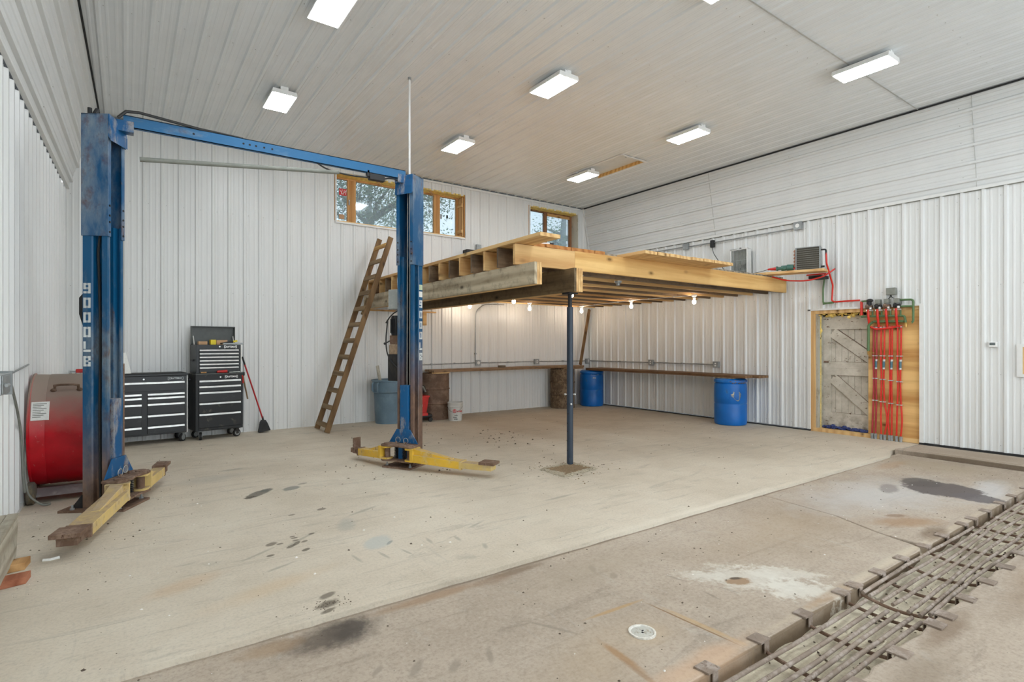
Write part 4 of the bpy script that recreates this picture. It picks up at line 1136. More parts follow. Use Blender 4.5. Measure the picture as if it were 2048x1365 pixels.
# steel post under the far beam, set in a broken-out square
t = thing('jack_post', 'dark steel jack post standing in the broken out square under the loft beam', 'post', (4.526, 5.126, 0))
b = MB(); b.cyl((4.526, 5.126, .0), (4.526, 5.126, 1.97), .04, seg=20); wb(b, 'tube', M['steelpost'], t, smooth=True)
b = MB(); b.cyl((4.526, 5.126, 1.95), (4.526, 5.126, 2.13), .026, seg=16); wb(b, 'inner_screw', M['black_steel'], t, smooth=True)
b = MB(); b.box(4.456, 4.596, 5.056, 5.196, 2.13, 2.15); wb(b, 'top_plate', M['black_steel'], t)
vd = Vector((-4.526, -5.126, 0)).normalized(); vs = Vector((-vd.y, vd.x, 0))
for z in (.18, .30, .42, .52, .64):
    b = MB(); p = Vector((4.526, 5.126, z)) + (vd * .6 - vs * .8 if z < .6 else vd * .8 - vs * .6).normalized() * .0395; q_ = (p - Vector((4.526, 5.126, z))).normalized(); b.cyl(p, p + q_ * .002, .008, seg=10); wb(b, 'pin_hole', M['gap'], t)
b = MB(); b.cyl(Vector((4.526, 5.126, .88)) - vs * .065, Vector((4.526, 5.126, .88)) + vs * .065, .007, seg=8); wb(b, 'pin', M['chrome'], t)
for s in (-1, 1):
    b = MB(); b.blob(Vector((4.526, 5.126, .88)) + vs * .06 * s, .014, .014, .014); wb(b, 'pin_knob', M['chrome'], t, smooth=True)
b = MB(); b.blob(Vector((4.526, 5.126, .76)) + vd * .042 + vs * .015, .013, .013, .013); wb(b, 'pin_head', M['chrome'], t, smooth=True)
b = MB()                                              # rough square of broken concrete
pts = [(4.03, 5.14), (4.03, 4.66), (4.66, 4.76), (4.64, 5.22)]
N = 16
grid = [[None] * (N + 1) for _ in range(N + 1)]
for i in range(N + 1):
    for j in range(N + 1):
        u, v = i / N, j / N
        px = (1 - u) * ((1 - v) * pts[0][0] + v * pts[1][0]) + u * ((1 - v) * pts[3][0] + v * pts[2][0])
        py = (1 - u) * ((1 - v) * pts[0][1] + v * pts[1][1]) + u * ((1 - v) * pts[3][1] + v * pts[2][1])
        e = min(u, v, 1 - u, 1 - v)
        k_ = random.uniform(-.02, .02) * (e < .1)
        grid[i][j] = b.b.verts.new((px + k_, py + k_, .003 if e == 0 else .008 + random.uniform(0, .014) * (1 if e < .25 else .3)))
for i in range(N):
    for j in range(N):
        b.m = 1 if min(i, j, N - 1 - i, N - 1 - j) <= (1 if random.random() < .6 else 2) else 0
        b._f([grid[i][j], grid[i + 1][j], grid[i + 1][j + 1], grid[i][j + 1]])
o = b.build('floor.004', [M['dirt'], plain('broken_concrete', srgb(158, 148, 128), .95, var=.4, sc=70)], smooth=False); S(o)

# bulbs on porcelain holders under the joists
def make_bulb(lit=True):
    t = thing('bulb_fixture', '', 'light bulb', (0, 0, 0))
    b = MB(); b.lathe([(.055, 0), (.055, -.012), (.045, -.03), (.028, -.04), (.028, -.065), (.0, -.065)], seg=20, cap=False); b.build('lamp_holder', M['fixture'] if lit else M['galv'], t, smooth=True)
    if lit:
        b = MB(); b.lathe([(.0, -.175), (.018, -.172), (.031, -.155), (.034, -.138), (.029, -.115), (.017, -.09), (.015, -.06)], seg=18, cap=False); b.build('bulb', M['bulb'], t, smooth=True)
    return t
bl = [((5.87, 9.80), 'lit bulb farthest left under the loft, nearest the right lift column'), ((5.88, 8.23), 'lit bulb under the loft, second from the right lift column'),
      ((7.35, 9.68), 'lit bulb near the back wall between the lift and the steel post'), ((5.86, 6.60), 'lit bulb seen just above the top of the steel post'),
      ((8.95, 9.72), 'lit bulb in the back corner by the leaning board'), ((8.62, 7.84), 'lit bulb on the white cable, middle of the right wall row'), ((8.70, 6.35), 'lit bulb on the white cable nearest the right end of the loft')]
b0 = make_bulb()
for i, ((x, y), lb) in enumerate(bl):
    o = b0 if i == 0 else dup(b0)
    o.location = (x, y, JB - .001); o['label'] = lb; o['group'] = 'bare bulbs under the loft'
o = make_bulb(False); o.location = (5.9, 5.62, JB - .001); o['label'] = 'empty lamp holder without a bulb under the front of the loft'; o['group'] = 'bare bulbs under the loft'
t = thing('lamp_cable', 'white cable stapled under the joists between the right row of bulbs', 'cable', (8.7, 8, JB))
b = MB(); b.tube([(8.95, 9.72, JB - .012), (8.80, 8.8, JB - .012), (8.62, 7.84, JB - .012), (8.66, 7.1, JB - .012), (8.70, 6.35, JB - .012)], .007, 6); wb(b, 'cable', M['white_paint'], t, smooth=True)
for y, x in ((9.2, 8.87), (8.3, 8.71), (7.4, 8.645), (6.8, 8.675)):
    b = MB(); b.box(x - .012, x + .012, y - .01, y + .01, JB - .022, JB); wb(b, 'staple', M['white_paint'], t)
t = thing('lamp_cable', 'white cable under the joists behind the steel post', 'cable', (5.6, 7, JB))
b = MB(); b.tube([(5.86, 6.6, JB - .012), (5.4, 6.0, JB - .012), (5.0, 5.4, JB - .012)], .007, 6); wb(b, 'cable', M['white_paint'], t, smooth=True)

# ---------------------------------------------------------------- conduits and outlet boxes
def outlet(name, label, pos, axis, cover='outlet', group=None, s=.11, dirty='galv', h=None):
    """box on the back wall (axis 'Y') or the right wall (axis 'X'); pos is its middle on the wall plane"""
    t = thing(name, label, 'electrical box', pos, 0, group)
    h = h or s
    def F(u, d, z): return (u, -d, z) if axis == 'Y' else (-d, u, z)
    def bx(b, u0, u1, d0, d1, z0, z1): b.hexa([F(u0, d0, z0), F(u1, d0, z0), F(u1, d1, z0), F(u0, d1, z0), F(u0, d0, z1), F(u1, d0, z1), F(u1, d1, z1), F(u0, d1, z1)])
    b = MB(); bx(b, -s / 2, s / 2, .02, .068, -h / 2, h / 2); b.build('box', M[dirty], t, bevel=.005)
    b = MB(); bx(b, -s / 2 * .98, s / 2 * .98, .068, .073, -h / 2 * .98, h / 2 * .98); b.build('cover_plate', M['galv'], t, bevel=.002)
    if cover == 'outlet':
        for z in (-.022, .022):
            b = MB(); bx(b, -.017, .017, .073, .077, z - .014, z + .014); b.build('socket', M['white_paint'], t, bevel=.004)
    if cover == 'double':
        for u in (-.028, .028):
            b = MB(); bx(b, u - .017, u + .017, .073, .077, -.032, .032); b.build('socket', M['white_paint'], t, bevel=.004)
    if cover == 'round':
        b = MB(); b.cyl(F(0, .073, 0), F(0, .078, 0), .035, seg=20); b.build('receptacle', M['white_paint'], t)
    return t
def conduit(label, pts, r=.0115, straps=(), rad=.12):
    t = thing('conduit', label, 'conduit', pts[0])
    b = MB(); b.tube(arc(pts, rad, 6), r, 10); wb(b, 'pipe', M['galv'], t, smooth=True)
    for p in straps:
        b = MB(); b.box(p[0] - .02, p[0] + .02, p[1] - .02, p[1] + .02, p[2] - .012, p[2] + .018); wb(b, 'strap', M['galv'], t)
    return t
yc = YB - .045
outlet('outlet_box', 'steel outlet box on the back wall where the vertical conduit meets the horizontal run', (6.335, YB, 1.10), 'Y', 'round', s=.125)
outlet('outlet_box', 'steel outlet box midway along the back wall above the bench', (7.97, YB, 1.10), 'Y', 'outlet', s=.125)
outlet('outlet_box', 'steel outlet box in the back corner beside the leaning board', (9.63, YB, 1.085), 'Y', 'outlet', s=.125)
outlet('outlet_box', 'steel outlet box midway along the right wall above the bench', (XR, 8.235, 1.10), 'X', 'outlet', s=.125)
outlet('outlet_box', 'steel outlet box above the right end of the right wall bench', (XR, 6.57, 1.10), 'X', 'outlet', s=.125)
conduit('conduit along the back wall left of the round outlet', [(4.6, yc, 1.085), (6.27, yc, 1.10)], straps=[(5.2, yc, 1.09), (5.75, yc, 1.095)])
conduit('conduit along the back wall between its two outlet boxes', [(6.40, yc, 1.10), (7.90, yc, 1.10)], straps=[(7.15, yc, 1.10)])
conduit('conduit along the back wall behind the steel post up to the corner box', [(8.03, yc, 1.10), (9.57, yc, 1.09)], straps=[(8.8, yc, 1.095)])
conduit('conduit from the corner box along the right wall', [(9.69, yc, 1.09), (XR - .045, yc - .02, 1.09), (XR - .045, 8.30, 1.10)], straps=[(XR - .045, 9.2, 1.095)], rad=.03)
conduit('conduit along the right wall between its two outlet boxes', [(XR - .045, 8.17, 1.10), (XR - .045, 6.64, 1.10)], straps=[(XR - .045, 7.4, 1.10)])
conduit('conduit rising up the back wall from the round outlet to the loft', [(6.27, yc, 1.16), (6.27, yc, 2.24), (6.47, yc - .03, 2.40), (7.0, yc - .05, 2.41)], straps=[(6.27, yc, 1.3)], rad=.16)
# upper run along the right wall
outlet('junction_box', 'steel junction box at the left part of the upper conduit on the right wall', (XR, 7.30, 3.59), 'X', None, s=.13)
outlet('junction_box', 'steel junction box at the right end of the upper conduit under the sloped panels', (XR, 4.93, 3.61), 'X', 'round', s=.14)
conduit('upper conduit between two junction boxes on the right wall', [(XR - .05, 7.23, 3.575), (XR - .05, 5.0, 3.57)])
conduit('upper conduit running left toward the back corner above the loft', [(XR - .05, 9.9, 3.60), (XR - .05, 7.37, 3.585)])
t = thing('power_adapter', 'black adapter plugged in under the upper conduit with a dangling cord', 'adapter', (XR - .06, 6.64, 3.55))
b = MB(); b.box(XR - .10, XR - .03, 6.60, 6.68, 3.47, 3.62); wb(b, 'body', M['black_plastic'], t, bevel=.012)
b = MB(); b.tube(arc([(XR - .07, 6.64, 3.47), (XR - .07, 6.62, 3.36), (XR - .14, 6.42, 3.12), (XR - .3, 6.2, 2.9), (9.3, 6.1, 2.80)], .15), .007, 6); wb(b, 'cord', M['hose'], t, smooth=True)
outlet('outlet_box', 'small steel outlet box on the back wall above the loft planks', (6.35, YB, 3.655), 'Y', None, s=.115)
t = thing('flat_tray', 'dark flat case lying on the loft deck by the back wall', 'case', (6.0, 9.9, 2.73))
b = MB(); b.box(5.80, 6.12, 9.80, 9.98, 2.735, 3.50); t.location = (5.96, 9.9, 2.735); wb(b, 'case', M['black_steel'], t, bevel=.01)

# ---------------------------------------------------------------- on the loft and its shelf
t = thing('radiator', 'small finned heat exchanger with copper bends standing on the shelf plank', 'radiator', (9.36, 4.55, 2.748))
ux = Vector((.30, -.955, 0)).normalized(); uy = Vector((.955, .30, 0)); o0 = Vector((9.335, 4.60, 2.748))
def R_(u, d, z): return tuple(o0 + ux * u + uy * d + Vector((0, 0, z)))
def rb(b, u0, u1, d0, d1, z0, z1): b.hexa([R_(u0, d0, z0), R_(u1, d0, z0), R_(u1, d1, z0), R_(u0, d1, z0), R_(u0, d0, z1), R_(u1, d0, z1), R_(u1, d1, z1), R_(u0, d1, z1)])
b = MB(); rb(b, -.135, .205, -.085, .075, .012, .372); wb(b, 'fin_core', M['fin'], t)
b = MB()
for i in range(10):
    z = .035 + i * .034
    for k in range(2): b.cyl(R_(-.13, -.0855 + .0, z), R_(.2, -.0855, z), .0032, seg=6)
wb(b, 'fin_rows', M['pipe_gray'], t)
for nm, u in (('end_plate', -.148), ('end_plate', .203)):
    b = MB(); rb(b, u, u + .016, -.095, .085, .0, .385); wb(b, nm, M['galv'], t)
copper = plain('copper_bend', srgb(184, 132, 108), .4, .6)
b = MB(); rb(b, -.134, .204, -.094, .084, .372, .384); rb(b, -.134, .204, -.094, .084, .002, .012); wb(b, 'casing', M['galv'], t)
b = MB(); rb(b, -.152, -.149, -.09, .08, .005, .38); wb(b, 'side_plate', M['black_steel'], t)
for i in range(6):
    for j, d in enumerate((-.06, -.005, .05)):
        z = .04 + i * .058 + (.022 if j == 1 else 0)
        b = MB(); b.tube([R_(-.150, d, z - .013), R_(-.172, d, z - .010), R_(-.178, d, z), R_(-.172, d, z + .010), R_(-.150, d, z + .013)], .0075, 7); wb(b, 'copper_bend', copper, t, smooth=True)
b = MB(); b.tube(arc([R_(.215, .0, .33), R_(.29, .0, .33), R_(.29, .0, .25)], .03), .013, 8); wb(b, 'copper_stub', M['black_steel'], t, smooth=True)
b = MB(); b.cyl(R_(.215, 0, .05), R_(.27, 0, .05), .016, seg=10); wb(b, 'copper_stub', M['black_steel'], t, smooth=True)
# red hoses looping to and from the radiator
xw = XR - .055
t = thing('heating_pipe', 'red heating pipe dropping from the radiator and running to the manifold', 'pipe', (xw, 4.3, 2.2))
b = MB(); b.tube(arc([R_(.29, .0, .27), R_(.295, .02, .10), (xw - .03, 4.33, 2.5), (xw, 4.36, 2.245), (xw, 4.32, 2.22), (xw, 3.93, 2.222)], .03), .014, 10); b.tube(arc([(xw, 3.905, 2.20), (xw, 3.905, 1.975)], .02), .020, 10); wb(b, 'pipe', M['red_pipe'], t, smooth=True)
t = thing('heating_pipe', 'green heating pipe rising from beside the door to the shelf plank', 'pipe', (xw, 4.5, 2.2))
b = MB(); b.tube(arc([(xw, 4.47, 2.70), (xw, 4.50, 2.45), (xw, 4.50, 2.21), (xw, 4.40, 2.205)], .03), .014, 10); wb(b, 'pipe', M['green_pipe'], t, smooth=True)
b = MB(); b.cyl((xw, 4.41, 2.205), (xw, 4.33, 2.212), .017, seg=10); b.cyl((xw, 4.45, 2.205), (xw, 4.50, 2.2), .017, seg=10); wb(b, 'elbow', M['green_pipe'], t, smooth=True)
t = thing('looped_hose', 'red hose sagging in a loop under the shelf plank', 'hose', (9.3, 4.6, 2.6))
b = MB(); b.tube(arc([(9.2, 5.115, 2.685), (9.25, 4.9, 2.60), (9.36, 4.6, 2.575), (9.48, 4.38, 2.64), (9.57, 4.25, 2.76)], .2, 8), .013, 10); wb(b, 'hose', M['red_pipe'], t, smooth=True)
t = thing('hanging_bracket', 'dark bracket under the shelf plank with a short red pipe', 'bracket', (9.5, 4.5, 2.62))
b = MB(); b.box(9.45, XR - .03, 4.42, 4.62, 2.615, 2.665); wb(b, 'bracket', M['black_steel'], t)
b = MB(); b.cyl((9.47, 4.66, 2.685), (9.5, 4.36, 2.685), .014, seg=8); wb(b, 'pipe', M['red_pipe'], t, smooth=True)
t = thing('circulator_pump', 'green circulator pump lying on the shelf plank left of the radiator', 'pump', (9.17, 4.95, 2.75))
p0 = Vector((9.19, 4.88, 2.812)); dd = Vector((-.24, .97, 0)).normalized(); d2 = Vector((.97, .24, 0))
b = MB(); b.cyl(p0 - dd * .03, p0 + dd * .06, .045, seg=14); b.cyl(p0 - d2 * .05, p0 + d2 * .05, .03, seg=12); wb(b, 'volute', M['green_metal'], t, smooth=True, bevel=.004)
b = MB(); b.cyl(p0 - dd * .13, p0 - dd * .03, .05, .056, seg=16); wb(b, 'motor', M['green_metal'], t, smooth=True, bevel=.006)
b = MB(); b.cyl(p0 + dd * .06, p0 + dd * .13, .028, seg=12); b.obox(p0 + dd * .13, dd, d2, (0, 0, 1), .02, .07, .07); wb(b, 'flange', M['green_metal'], t)
b = MB(); b.cyl(p0 + dd * .14, p0 + dd * .28, .032, .014, seg=12); wb(b, 'red_coupling', M['red_plastic'], t, smooth=True)
b = MB(); b.tube([p0 + dd * .27, p0 + dd * .4 - Vector((0, 0, .03)), p0 + dd * .62 - Vector((0, 0, .06))], .005, 6); wb(b, 'wire', M['hose'], t)
b = MB(); b.tube([p0 - dd * .12 + Vector((0, 0, -.02)), p0 - dd * .22 + Vector((0, 0, -.02)), R_(-.1, .06, .03)], .014, 8); wb(b, 'red_hose', M['red_pipe'], t, smooth=True)
# worn box fan leaning at the wall behind the loft rim
t = thing('box_fan', 'dusty white box fan standing on the loft against the right wall', 'fan', (9.62, 5.98, 2.715))
b = MB(); y0, y1, z0, z1 = 5.80, 6.16, 2.715, 3.335
for (a, c, e, f_) in ((y0, y1, z1 - .02, z1), (y0, y1, z0, z0 + .02), (y0, y0 + .02, z0, z1), (y1 - .02, y1, z0, z1)): b.box(9.56, 9.69, a, c, e, f_)
wb(b, 'housing', M['white_paint'], t, bevel=.006)
b = MB()
for i in range(13):
    y = y0 + .03 + i * (y1 - y0 - .06) / 12
    b.tube([(9.57, y, z0 + .02), (9.565, y, (z0 + z1) / 2), (9.57, y, z1 - .02)], .004, 5)
for z in (z0 + .2, z0 + .4): b.tube([(9.567, y0 + .02, z), (9.567, y1 - .02, z)], .004, 5)
wb(b, 'grille', M['galv_dirty'], t)
b = MB(); b.box(9.67, 9.68, y0 + .02, y1 - .02, z0 + .02, z1 - .02); wb(b, 'back_grille', M['pipe_gray'], t)
for k in range(4):
    b = MB(); a = k * math.pi / 2 + .5
    cy, cz = 5.98, 3.0
    b.hexa([(9.60, cy + .03 * math.cos(a), cz + .03 * math.sin(a)), (9.63, cy + .03 * math.cos(a + 1), cz + .03 * math.sin(a + 1)), (9.65, cy + .155 * math.cos(a + .7), cz + .2 * math.sin(a + .7)), (9.61, cy + .155 * math.cos(a), cz + .2 * math.sin(a)),
            (9.604, cy + .03 * math.cos(a), cz + .03 * math.sin(a)), (9.634, cy + .03 * math.cos(a + 1), cz + .03 * math.sin(a + 1)), (9.654, cy + .155 * math.cos(a + .7), cz + .2 * math.sin(a + .7)), (9.614, cy + .155 * math.cos(a), cz + .2 * math.sin(a))])
    wb(b, 'blade', M['pipe_gray'], t)
b = MB(); b.cyl((9.59, 5.98, 3.0), (9.66, 5.98, 3.0), .045, seg=14); wb(b, 'motor', M['pipe_gray'], t)
b = MB(); b.cyl((9.62, 5.98, 3.335), (9.62, 5.98, 3.36), .018, seg=10); wb(b, 'knob', M['black_plastic'], t)
t = thing('small_tube', 'small white tube with a dark cap lying under the tip of the long left plank', 'tube', (4.2, 5.3, 2.74))
b = MB(); b.cyl((4.17, 5.26, 2.745), (4.26, 5.20, 2.745), .014, seg=10); wb(b, 'tube', M['white_paint'], t, smooth=True)
b = MB(); b.cyl((4.26, 5.20, 2.745), (4.30, 5.172, 2.745), .016, seg=10); wb(b, 'cap', M['black_plastic'], t, smooth=True)

# ---------------------------------------------------------------- ladder against the loft
t = thing('wooden_ladder', 'home made brown wooden ladder leaning against the left edge of the loft', 'ladder', (2.8, 9.6, 0))
def rail_pts(y, top): 
    a = Vector((2.745, y, 0)); d = Vector((3.90 - 2.745, .0, 3.46)).normalized(); return a, d
for y, L in ((9.30, 3.62), (9.88, 3.68)):
    a, d = rail_pts(y, L); sdv = Vector((0, 1, 0)); u = d.cross(sdv)
    b = MB(); b.obox(a + d * L / 2 + Vector((.02, 0, .012)), d, sdv, u, L, .038, .092); wb(b, 'rail', M['ladder_wood'], t, bevel=.006)
a, d = rail_pts(9.25, 1); u = d.cross(Vector((0, 1, 0)))
for i in range(12):
    s = .03 + .085 + i * .303
    c = a + d * s + Vector((.02, .34, .012)) + u * .028
    b = MB(); b.obox(c + u * .018 + Vector((0, random.uniform(-.01, .01), 0)), d, Vector((0, 1, 0)), u, .085, .56, .022); wb(b, 'rung', M['rung_pine' if i == 11 else 'rung_wood'], t, bevel=.003)
b = MB(); b.beam((3.53, 9.72, 2.05), (3.63, 9.70, 2.36), .05, .03, (0, 1, 0)); wb(b, 'cleat', M['rung_wood'], t)
# ---------------------------------------------------------------- tool cabinets by the back wall
def caster(root, x, y, z1, r=.062, w=.035, yaw=.4, bright=True):
    """swivel caster; its bracket carries the wheel"""
    a = yaw; d = Vector((math.cos(a), math.sin(a), 0)); s = Vector((-d.y, d.x, 0)); c = Vector((x, y, r))
    b = MB(); b.obox((x, y, z1 - .005), d, s, (0, 0, 1), .085, .075, .01)
    for k in (-1, 1): b.obox(c + s * k * (w / 2 + .006) + Vector((0, 0, (z1 - r) / 2)), d, s, (0, 0, 1), .045, .004, z1 - r + .03)
    o = b.build('caster', M['galv' if bright else 'black_steel'], root)
    b = MB(); b.tube([c - s * w / 2, c + s * w / 2], r, 22); b.build('wheel', M['rubber'], o, bevel=.008)
    b = MB()
    for k in (-1, 1): b.cyl(c + s * k * w / 2, c + s * k * (w / 2 + .003), r * .62, seg=18)
    b.build('wheel_hub', M['galv'], o)
    return o
def drawer(root, x0, x1, yf, z0, z1, mat='tool_black', hh=.026):
    b = MB(); b.box(x0, x1, yf - .016, yf + .01, z0 + .004, z1 - .004); d = b.build('drawer', M[mat], root, bevel=.003)
    b = MB(); b.hexa([(x0 + .004, yf - .034, z1 - hh - .004), (x1 - .004, yf - .034, z1 - hh - .004), (x1 - .004, yf - .016, z1 - hh - .004), (x0 + .004, yf - .016, z1 - hh - .004),
                      (x0 + .004, yf - .026, z1 - .005), (x1 - .004, yf - .026, z1 - .005), (x1 - .004, yf - .016, z1 - .003), (x0 + .004, yf - .016, z1 - .003)])
    b.build('handle', M['chrome'], d); return d
def badge(root, x, yf, z, w=.19, s='CRAFTSMAN', c='white_ink', box=True):
    o = text_mesh('badge', s, .040, M[c], root, frame_mtx((x, yf - .0015, z), (1, 0, 0), (0, 0, 1)), .0012, width=.72)
    if box:
        b = MB()
        for sx in (-1, 1):
            xx = x + sx * w / 2
            b.box(xx - .003, xx + .003, yf - .003, yf - .001, z - .022, z + .022)
            for zz in (-.022, .018): b.box(min(xx, xx - sx * .02), max(xx, xx - sx * .02), yf - .003, yf - .001, z + zz, z + zz + .004)
        b.build('badge_frame', M[c], root)
    return o

# wide rolling cabinet (mostly behind the left lift column)
t = thing('rolling_tool_cabinet', 'wide black rolling tool cabinet with two columns of drawers behind the left lift column', 'tool cabinet', (.24, 9.98, 0), math.radians(6))
Wd, Dp = .52, .23
b = MB(); b.box(-Wd, Wd - .012, -Dp, Dp, .145, 1.03); b.build('body', M['tool_black'], t, bevel=.006)
b = MB(); b.box(Wd - .012, Wd, -Dp + .0, Dp, .15, 1.03); b.build('side_panel', M['white_paint'], t)  # white colour stands in for light reflected off this side
b = MB(); b.box(-Wd - .005, Wd + .008, -Dp - .012, Dp, 1.03, 1.06); b.build('top_tray', M['tool_black'], t, bevel=.006)
b = MB(); b.box(-Wd + .02, Wd - .015, -Dp + .0, Dp - .03, 1.06, 1.07); b.build('top_mat', M['rubber'], t)
drawer(t, -.49, .478, -Dp, .80, .945)
for x0, x1 in ((-.49, -.075), (-.005, .478)):
    for z0, z1 in ((.705, .778), (.625, .702), (.435, .622), (.245, .432), (.165, .242)):
        pass
    for z0, z1 in ((.722, .772), (.625, .715), (.455, .62), (.285, .45), (.165, .28)):
        drawer(t, x0, x1, -Dp, z0, z1)
badge(t, .36, -Dp, .985, .2, c='galv')
b = MB(); b.cyl((-.05, -Dp - .004, .985), (-.05, -Dp + .002, .985), .012, seg=12); b.build('lock', M['chrome'], t)
for x, y in ((.46, -.16), (.46, .16), (-.46, -.16), (-.46, .16)): caster(t, x, y, .145, yaw=.75)
b = MB(); b.tube([(Wd, .02, .95), (Wd + .045, .02, .95)], .014, 10); b.tube([(Wd + .05, -.1, .95), (Wd + .05, .14, .95)], .016, 10); b.build('push_handle', M['black_plastic'], t)
# white card behind the column on the cabinet
tt_ = thing('white_card', 'white card leaning on the wide cabinet beside the blue column', 'card', (.02, 9.93, 1.07))
b = MB(); b.hexa([(-.05, .0, 0), (.045, .02, 0), (.045, .024, 0), (-.05, .004, 0), (-.05, .16, .31), (-.02, .17, .31), (-.02, .174, .31), (-.05, .164, .31)]); b.build('card', M['paper'], tt_)

# stacked chest: rolling cabinet below, lidded chest above
cx_, cy_, ca = 1.19, 9.99, math.radians(8)
low = thing('rolling_tool_cabinet', 'narrow black rolling tool cabinet spattered with dirt, under the lidded chest', 'tool cabinet', (cx_, cy_, 0), ca)
hw, hd = .345, .22
b = MB(); b.box(-hw, hw, -hd, hd, .145, 1.04); b.build('body', M['tool_dirty'], low, bevel=.006)
b = MB(); b.box(hw, hw + .006, -hd + .02, hd, .2, 1.0); b.build('side_panel', plain('slate_side_panel', srgb(58, 66, 84), .45), low)
for z0, z1 in ((.86, .945), (.765, .855), (.595, .76), (.425, .59), (.195, .42)): drawer(low, -.30, .31, -hd, z0, z1, 'tool_black' if z0 > .5 else 'tool_dirty')
b = MB(); b.box(-.30, .31, -hd - .02, -hd, .165, .19); b.build('foot_rail', M['tool_dirty'], low)
badge(low, .17, -hd, .985, .185)
b = MB(); b.cyl((.01, -hd - .004, .985), (.01, -hd, .985), .012, seg=12); b.build('lock', M['chrome'], low)
caster(low, -.26, -.15, .145, yaw=1.45); caster(low, .27, -.15, .145, yaw=.3, bright=False); caster(low, -.26, .15, .145); caster(low, .27, .15, .145)
b = MB()
b.box(-hw, hw, -hd - .02, -hd + .05, 1.035, 1.048); b.build('ledge', M['tool_gray'], low)
up = thing('tool_chest', 'black top chest with six slim drawers and its lid propped open', 'tool chest', (cx_, cy_, 1.041), ca)
hw2, hd2 = .325, .19
b = MB(); b.box(-hw2, hw2, -hd2 + .02, hd2, .008, .02); b.box(-hw2, -hw2 + .02, -hd2 + .02, hd2, .02, .46); b.box(hw2 - .02, hw2, -hd2 + .02, hd2, .02, .46); b.box(-hw2, hw2, hd2 - .01, hd2, .02, .46); b.box(-hw2, hw2, -hd2 + .02, hd2, .355, .365); b.box(-hw2, hw2, -hd2 + .015, -hd2 + .028, .02, .46)
b.build('body', M['tool_black'], up, bevel=.003)
yf2 = -hd2 + .015
for i in range(6): drawer(up, -.285, .29, yf2, .055 + i * .0555 - (.03 if i == 0 else 0), .055 + (i + 1) * .0555 - .002, 'tool_black', .02)
badge(up, .17, yf2, .425, .185)
b = MB(); b.cyl((.01, yf2 - .005, .428), (.01, yf2, .428), .012, seg=12); b.build('lock', M['chrome'], up)
b = MB(); b.box(-hw2, hw2, .165, .175, .46, .755); b.box(-hw2, -hw2 + .012, .115, .17, .47, .755); b.box(hw2 - .012, hw2, .115, .17, .47, .755); b.box(-hw2, hw2, .115, .17, .745, .76); b.build('lid', M['tool_gray'], up, bevel=.003)
for s in (-1, 1):
    b = MB(); b.cyl((s * .295, .05, .42), (s * .295, .14, .60), .009, seg=8); b.build('lid_strut', M['chrome'], up)
b = MB(); b.box(-hw2 - .03, -hw2, -.06, .06, .20, .23); b.build('side_handle', M['black_plastic'], up)
b = MB()
for z in (.12, .27, .33, .40): b.box(hw2, hw2 + .022, -.16, -.13, z - .02, z + .02)
b.box(hw2, hw2 + .012, -.18, -.11, .06, .46); b.build('tool_strip', M['paper'], up, label='white perforated strip hung on the side')
# odds and ends in and on the chests
def small(name, label, cat, mat, fn, root=up, group=None):
    m = Matrix.Translation(Vector((cx_, cy_, 1.041))) @ Matrix.Rotation(ca, 4, 'Z')
    t = thing(name, label, cat, (0, 0, 0), 0, group)
    b = MB(); fn(b); o = b.build(name + '_body', M[mat], None, bevel=.004)
    me = o.data
    c = sum((v.co for v in me.vertices), Vector()) / len(me.vertices); zmin = min(v.co.z for v in me.vertices)
    base = Vector((c.x, c.y, zmin)); me.transform(Matrix.Translation(-base))
    t.location = m @ base; t.rotation_euler = (0, 0, ca); o.parent = t
    return t
small('yellow_box', 'yellow and tan card box in the tray under the open lid', 'box', 'yellow_box', lambda b: b.box(-.08, .0, -.02, .06, .366, .54))
small('tan_box', 'long tan box lying in the tray beside the yellow box', 'box', 'tan_box', lambda b: b.box(.005, .17, -.02, .06, .366, .535))
small('wood_block', 'small tan block at the left end of the chest tray', 'block', 'tan_box', lambda b: b.box(-.255, -.13, -.03, .05, .366, .512))
small('pry_bar', 'black tool with a yellow end lying across the chest tray', 'tool', 'black_plastic', lambda b: b.beam((.05, -.07, .478), (.24, -.05, .515), .025, .022))
small('yellow_grip', 'yellow grip of the black tool in the chest tray', 'tool', 'yellow_box', lambda b: b.beam((.245, -.05, .51), (.31, -.045, .525), .03, .03))
small('spirit_level', 'grey level resting on the front rim of the chest', 'level', 'galv', lambda b: b.beam((.06, -.16, .475), (.37, -.155, .478), .03, .028))
small('screwdriver', 'red handled screwdriver on the ledge between the chests', 'screwdriver', 'red_plastic', lambda b: b.cyl((-.04, -.213, .030), (.11, -.213, .033), .018, .022, seg=12))
small('orange_tool', 'orange stub of a tool at the left end of the ledge between the chests', 'tool', 'block_orange', lambda b: b.cyl((-.27, -.212, .022), (-.19, -.212, .022), .012, seg=10))
small('drill_bits', 'loose pale bits on the right of the ledge between the chests', 'bits', 'chrome', lambda b: (b.cyl((.14, -.215, .016), (.24, -.20, .016), .007, seg=8), b.cyl((.2, -.21, .02), (.30, -.22, .02), .006, seg=8)))
t = thing('hammer', 'old hammer with a grey shaft hanging at the right side of the cabinet', 'hammer', (1.60, 9.88, .55))
b = MB(); b.tube([(1.575, 9.90, 1.02), (1.59, 9.90, .9), (1.65, 9.92, .60)], .012, 8); wb(b, 'shaft', M['rung_wood'], t, smooth=True)
b = MB(); b.box(1.548, 1.60, 9.87, 9.93, .99, 1.05); wb(b, 'head', M['black_steel'], t, bevel=.008)
t = thing('red_clip', 'red handled tool hanging beside the hammer', 'tool', (1.565, 9.82, .88))
b = MB(); b.tube([(1.55, 9.82, 1.0), (1.56, 9.82, .96), (1.565, 9.82, .87)], .011, 8); wb(b, 'grip', M['red_plastic'], t)

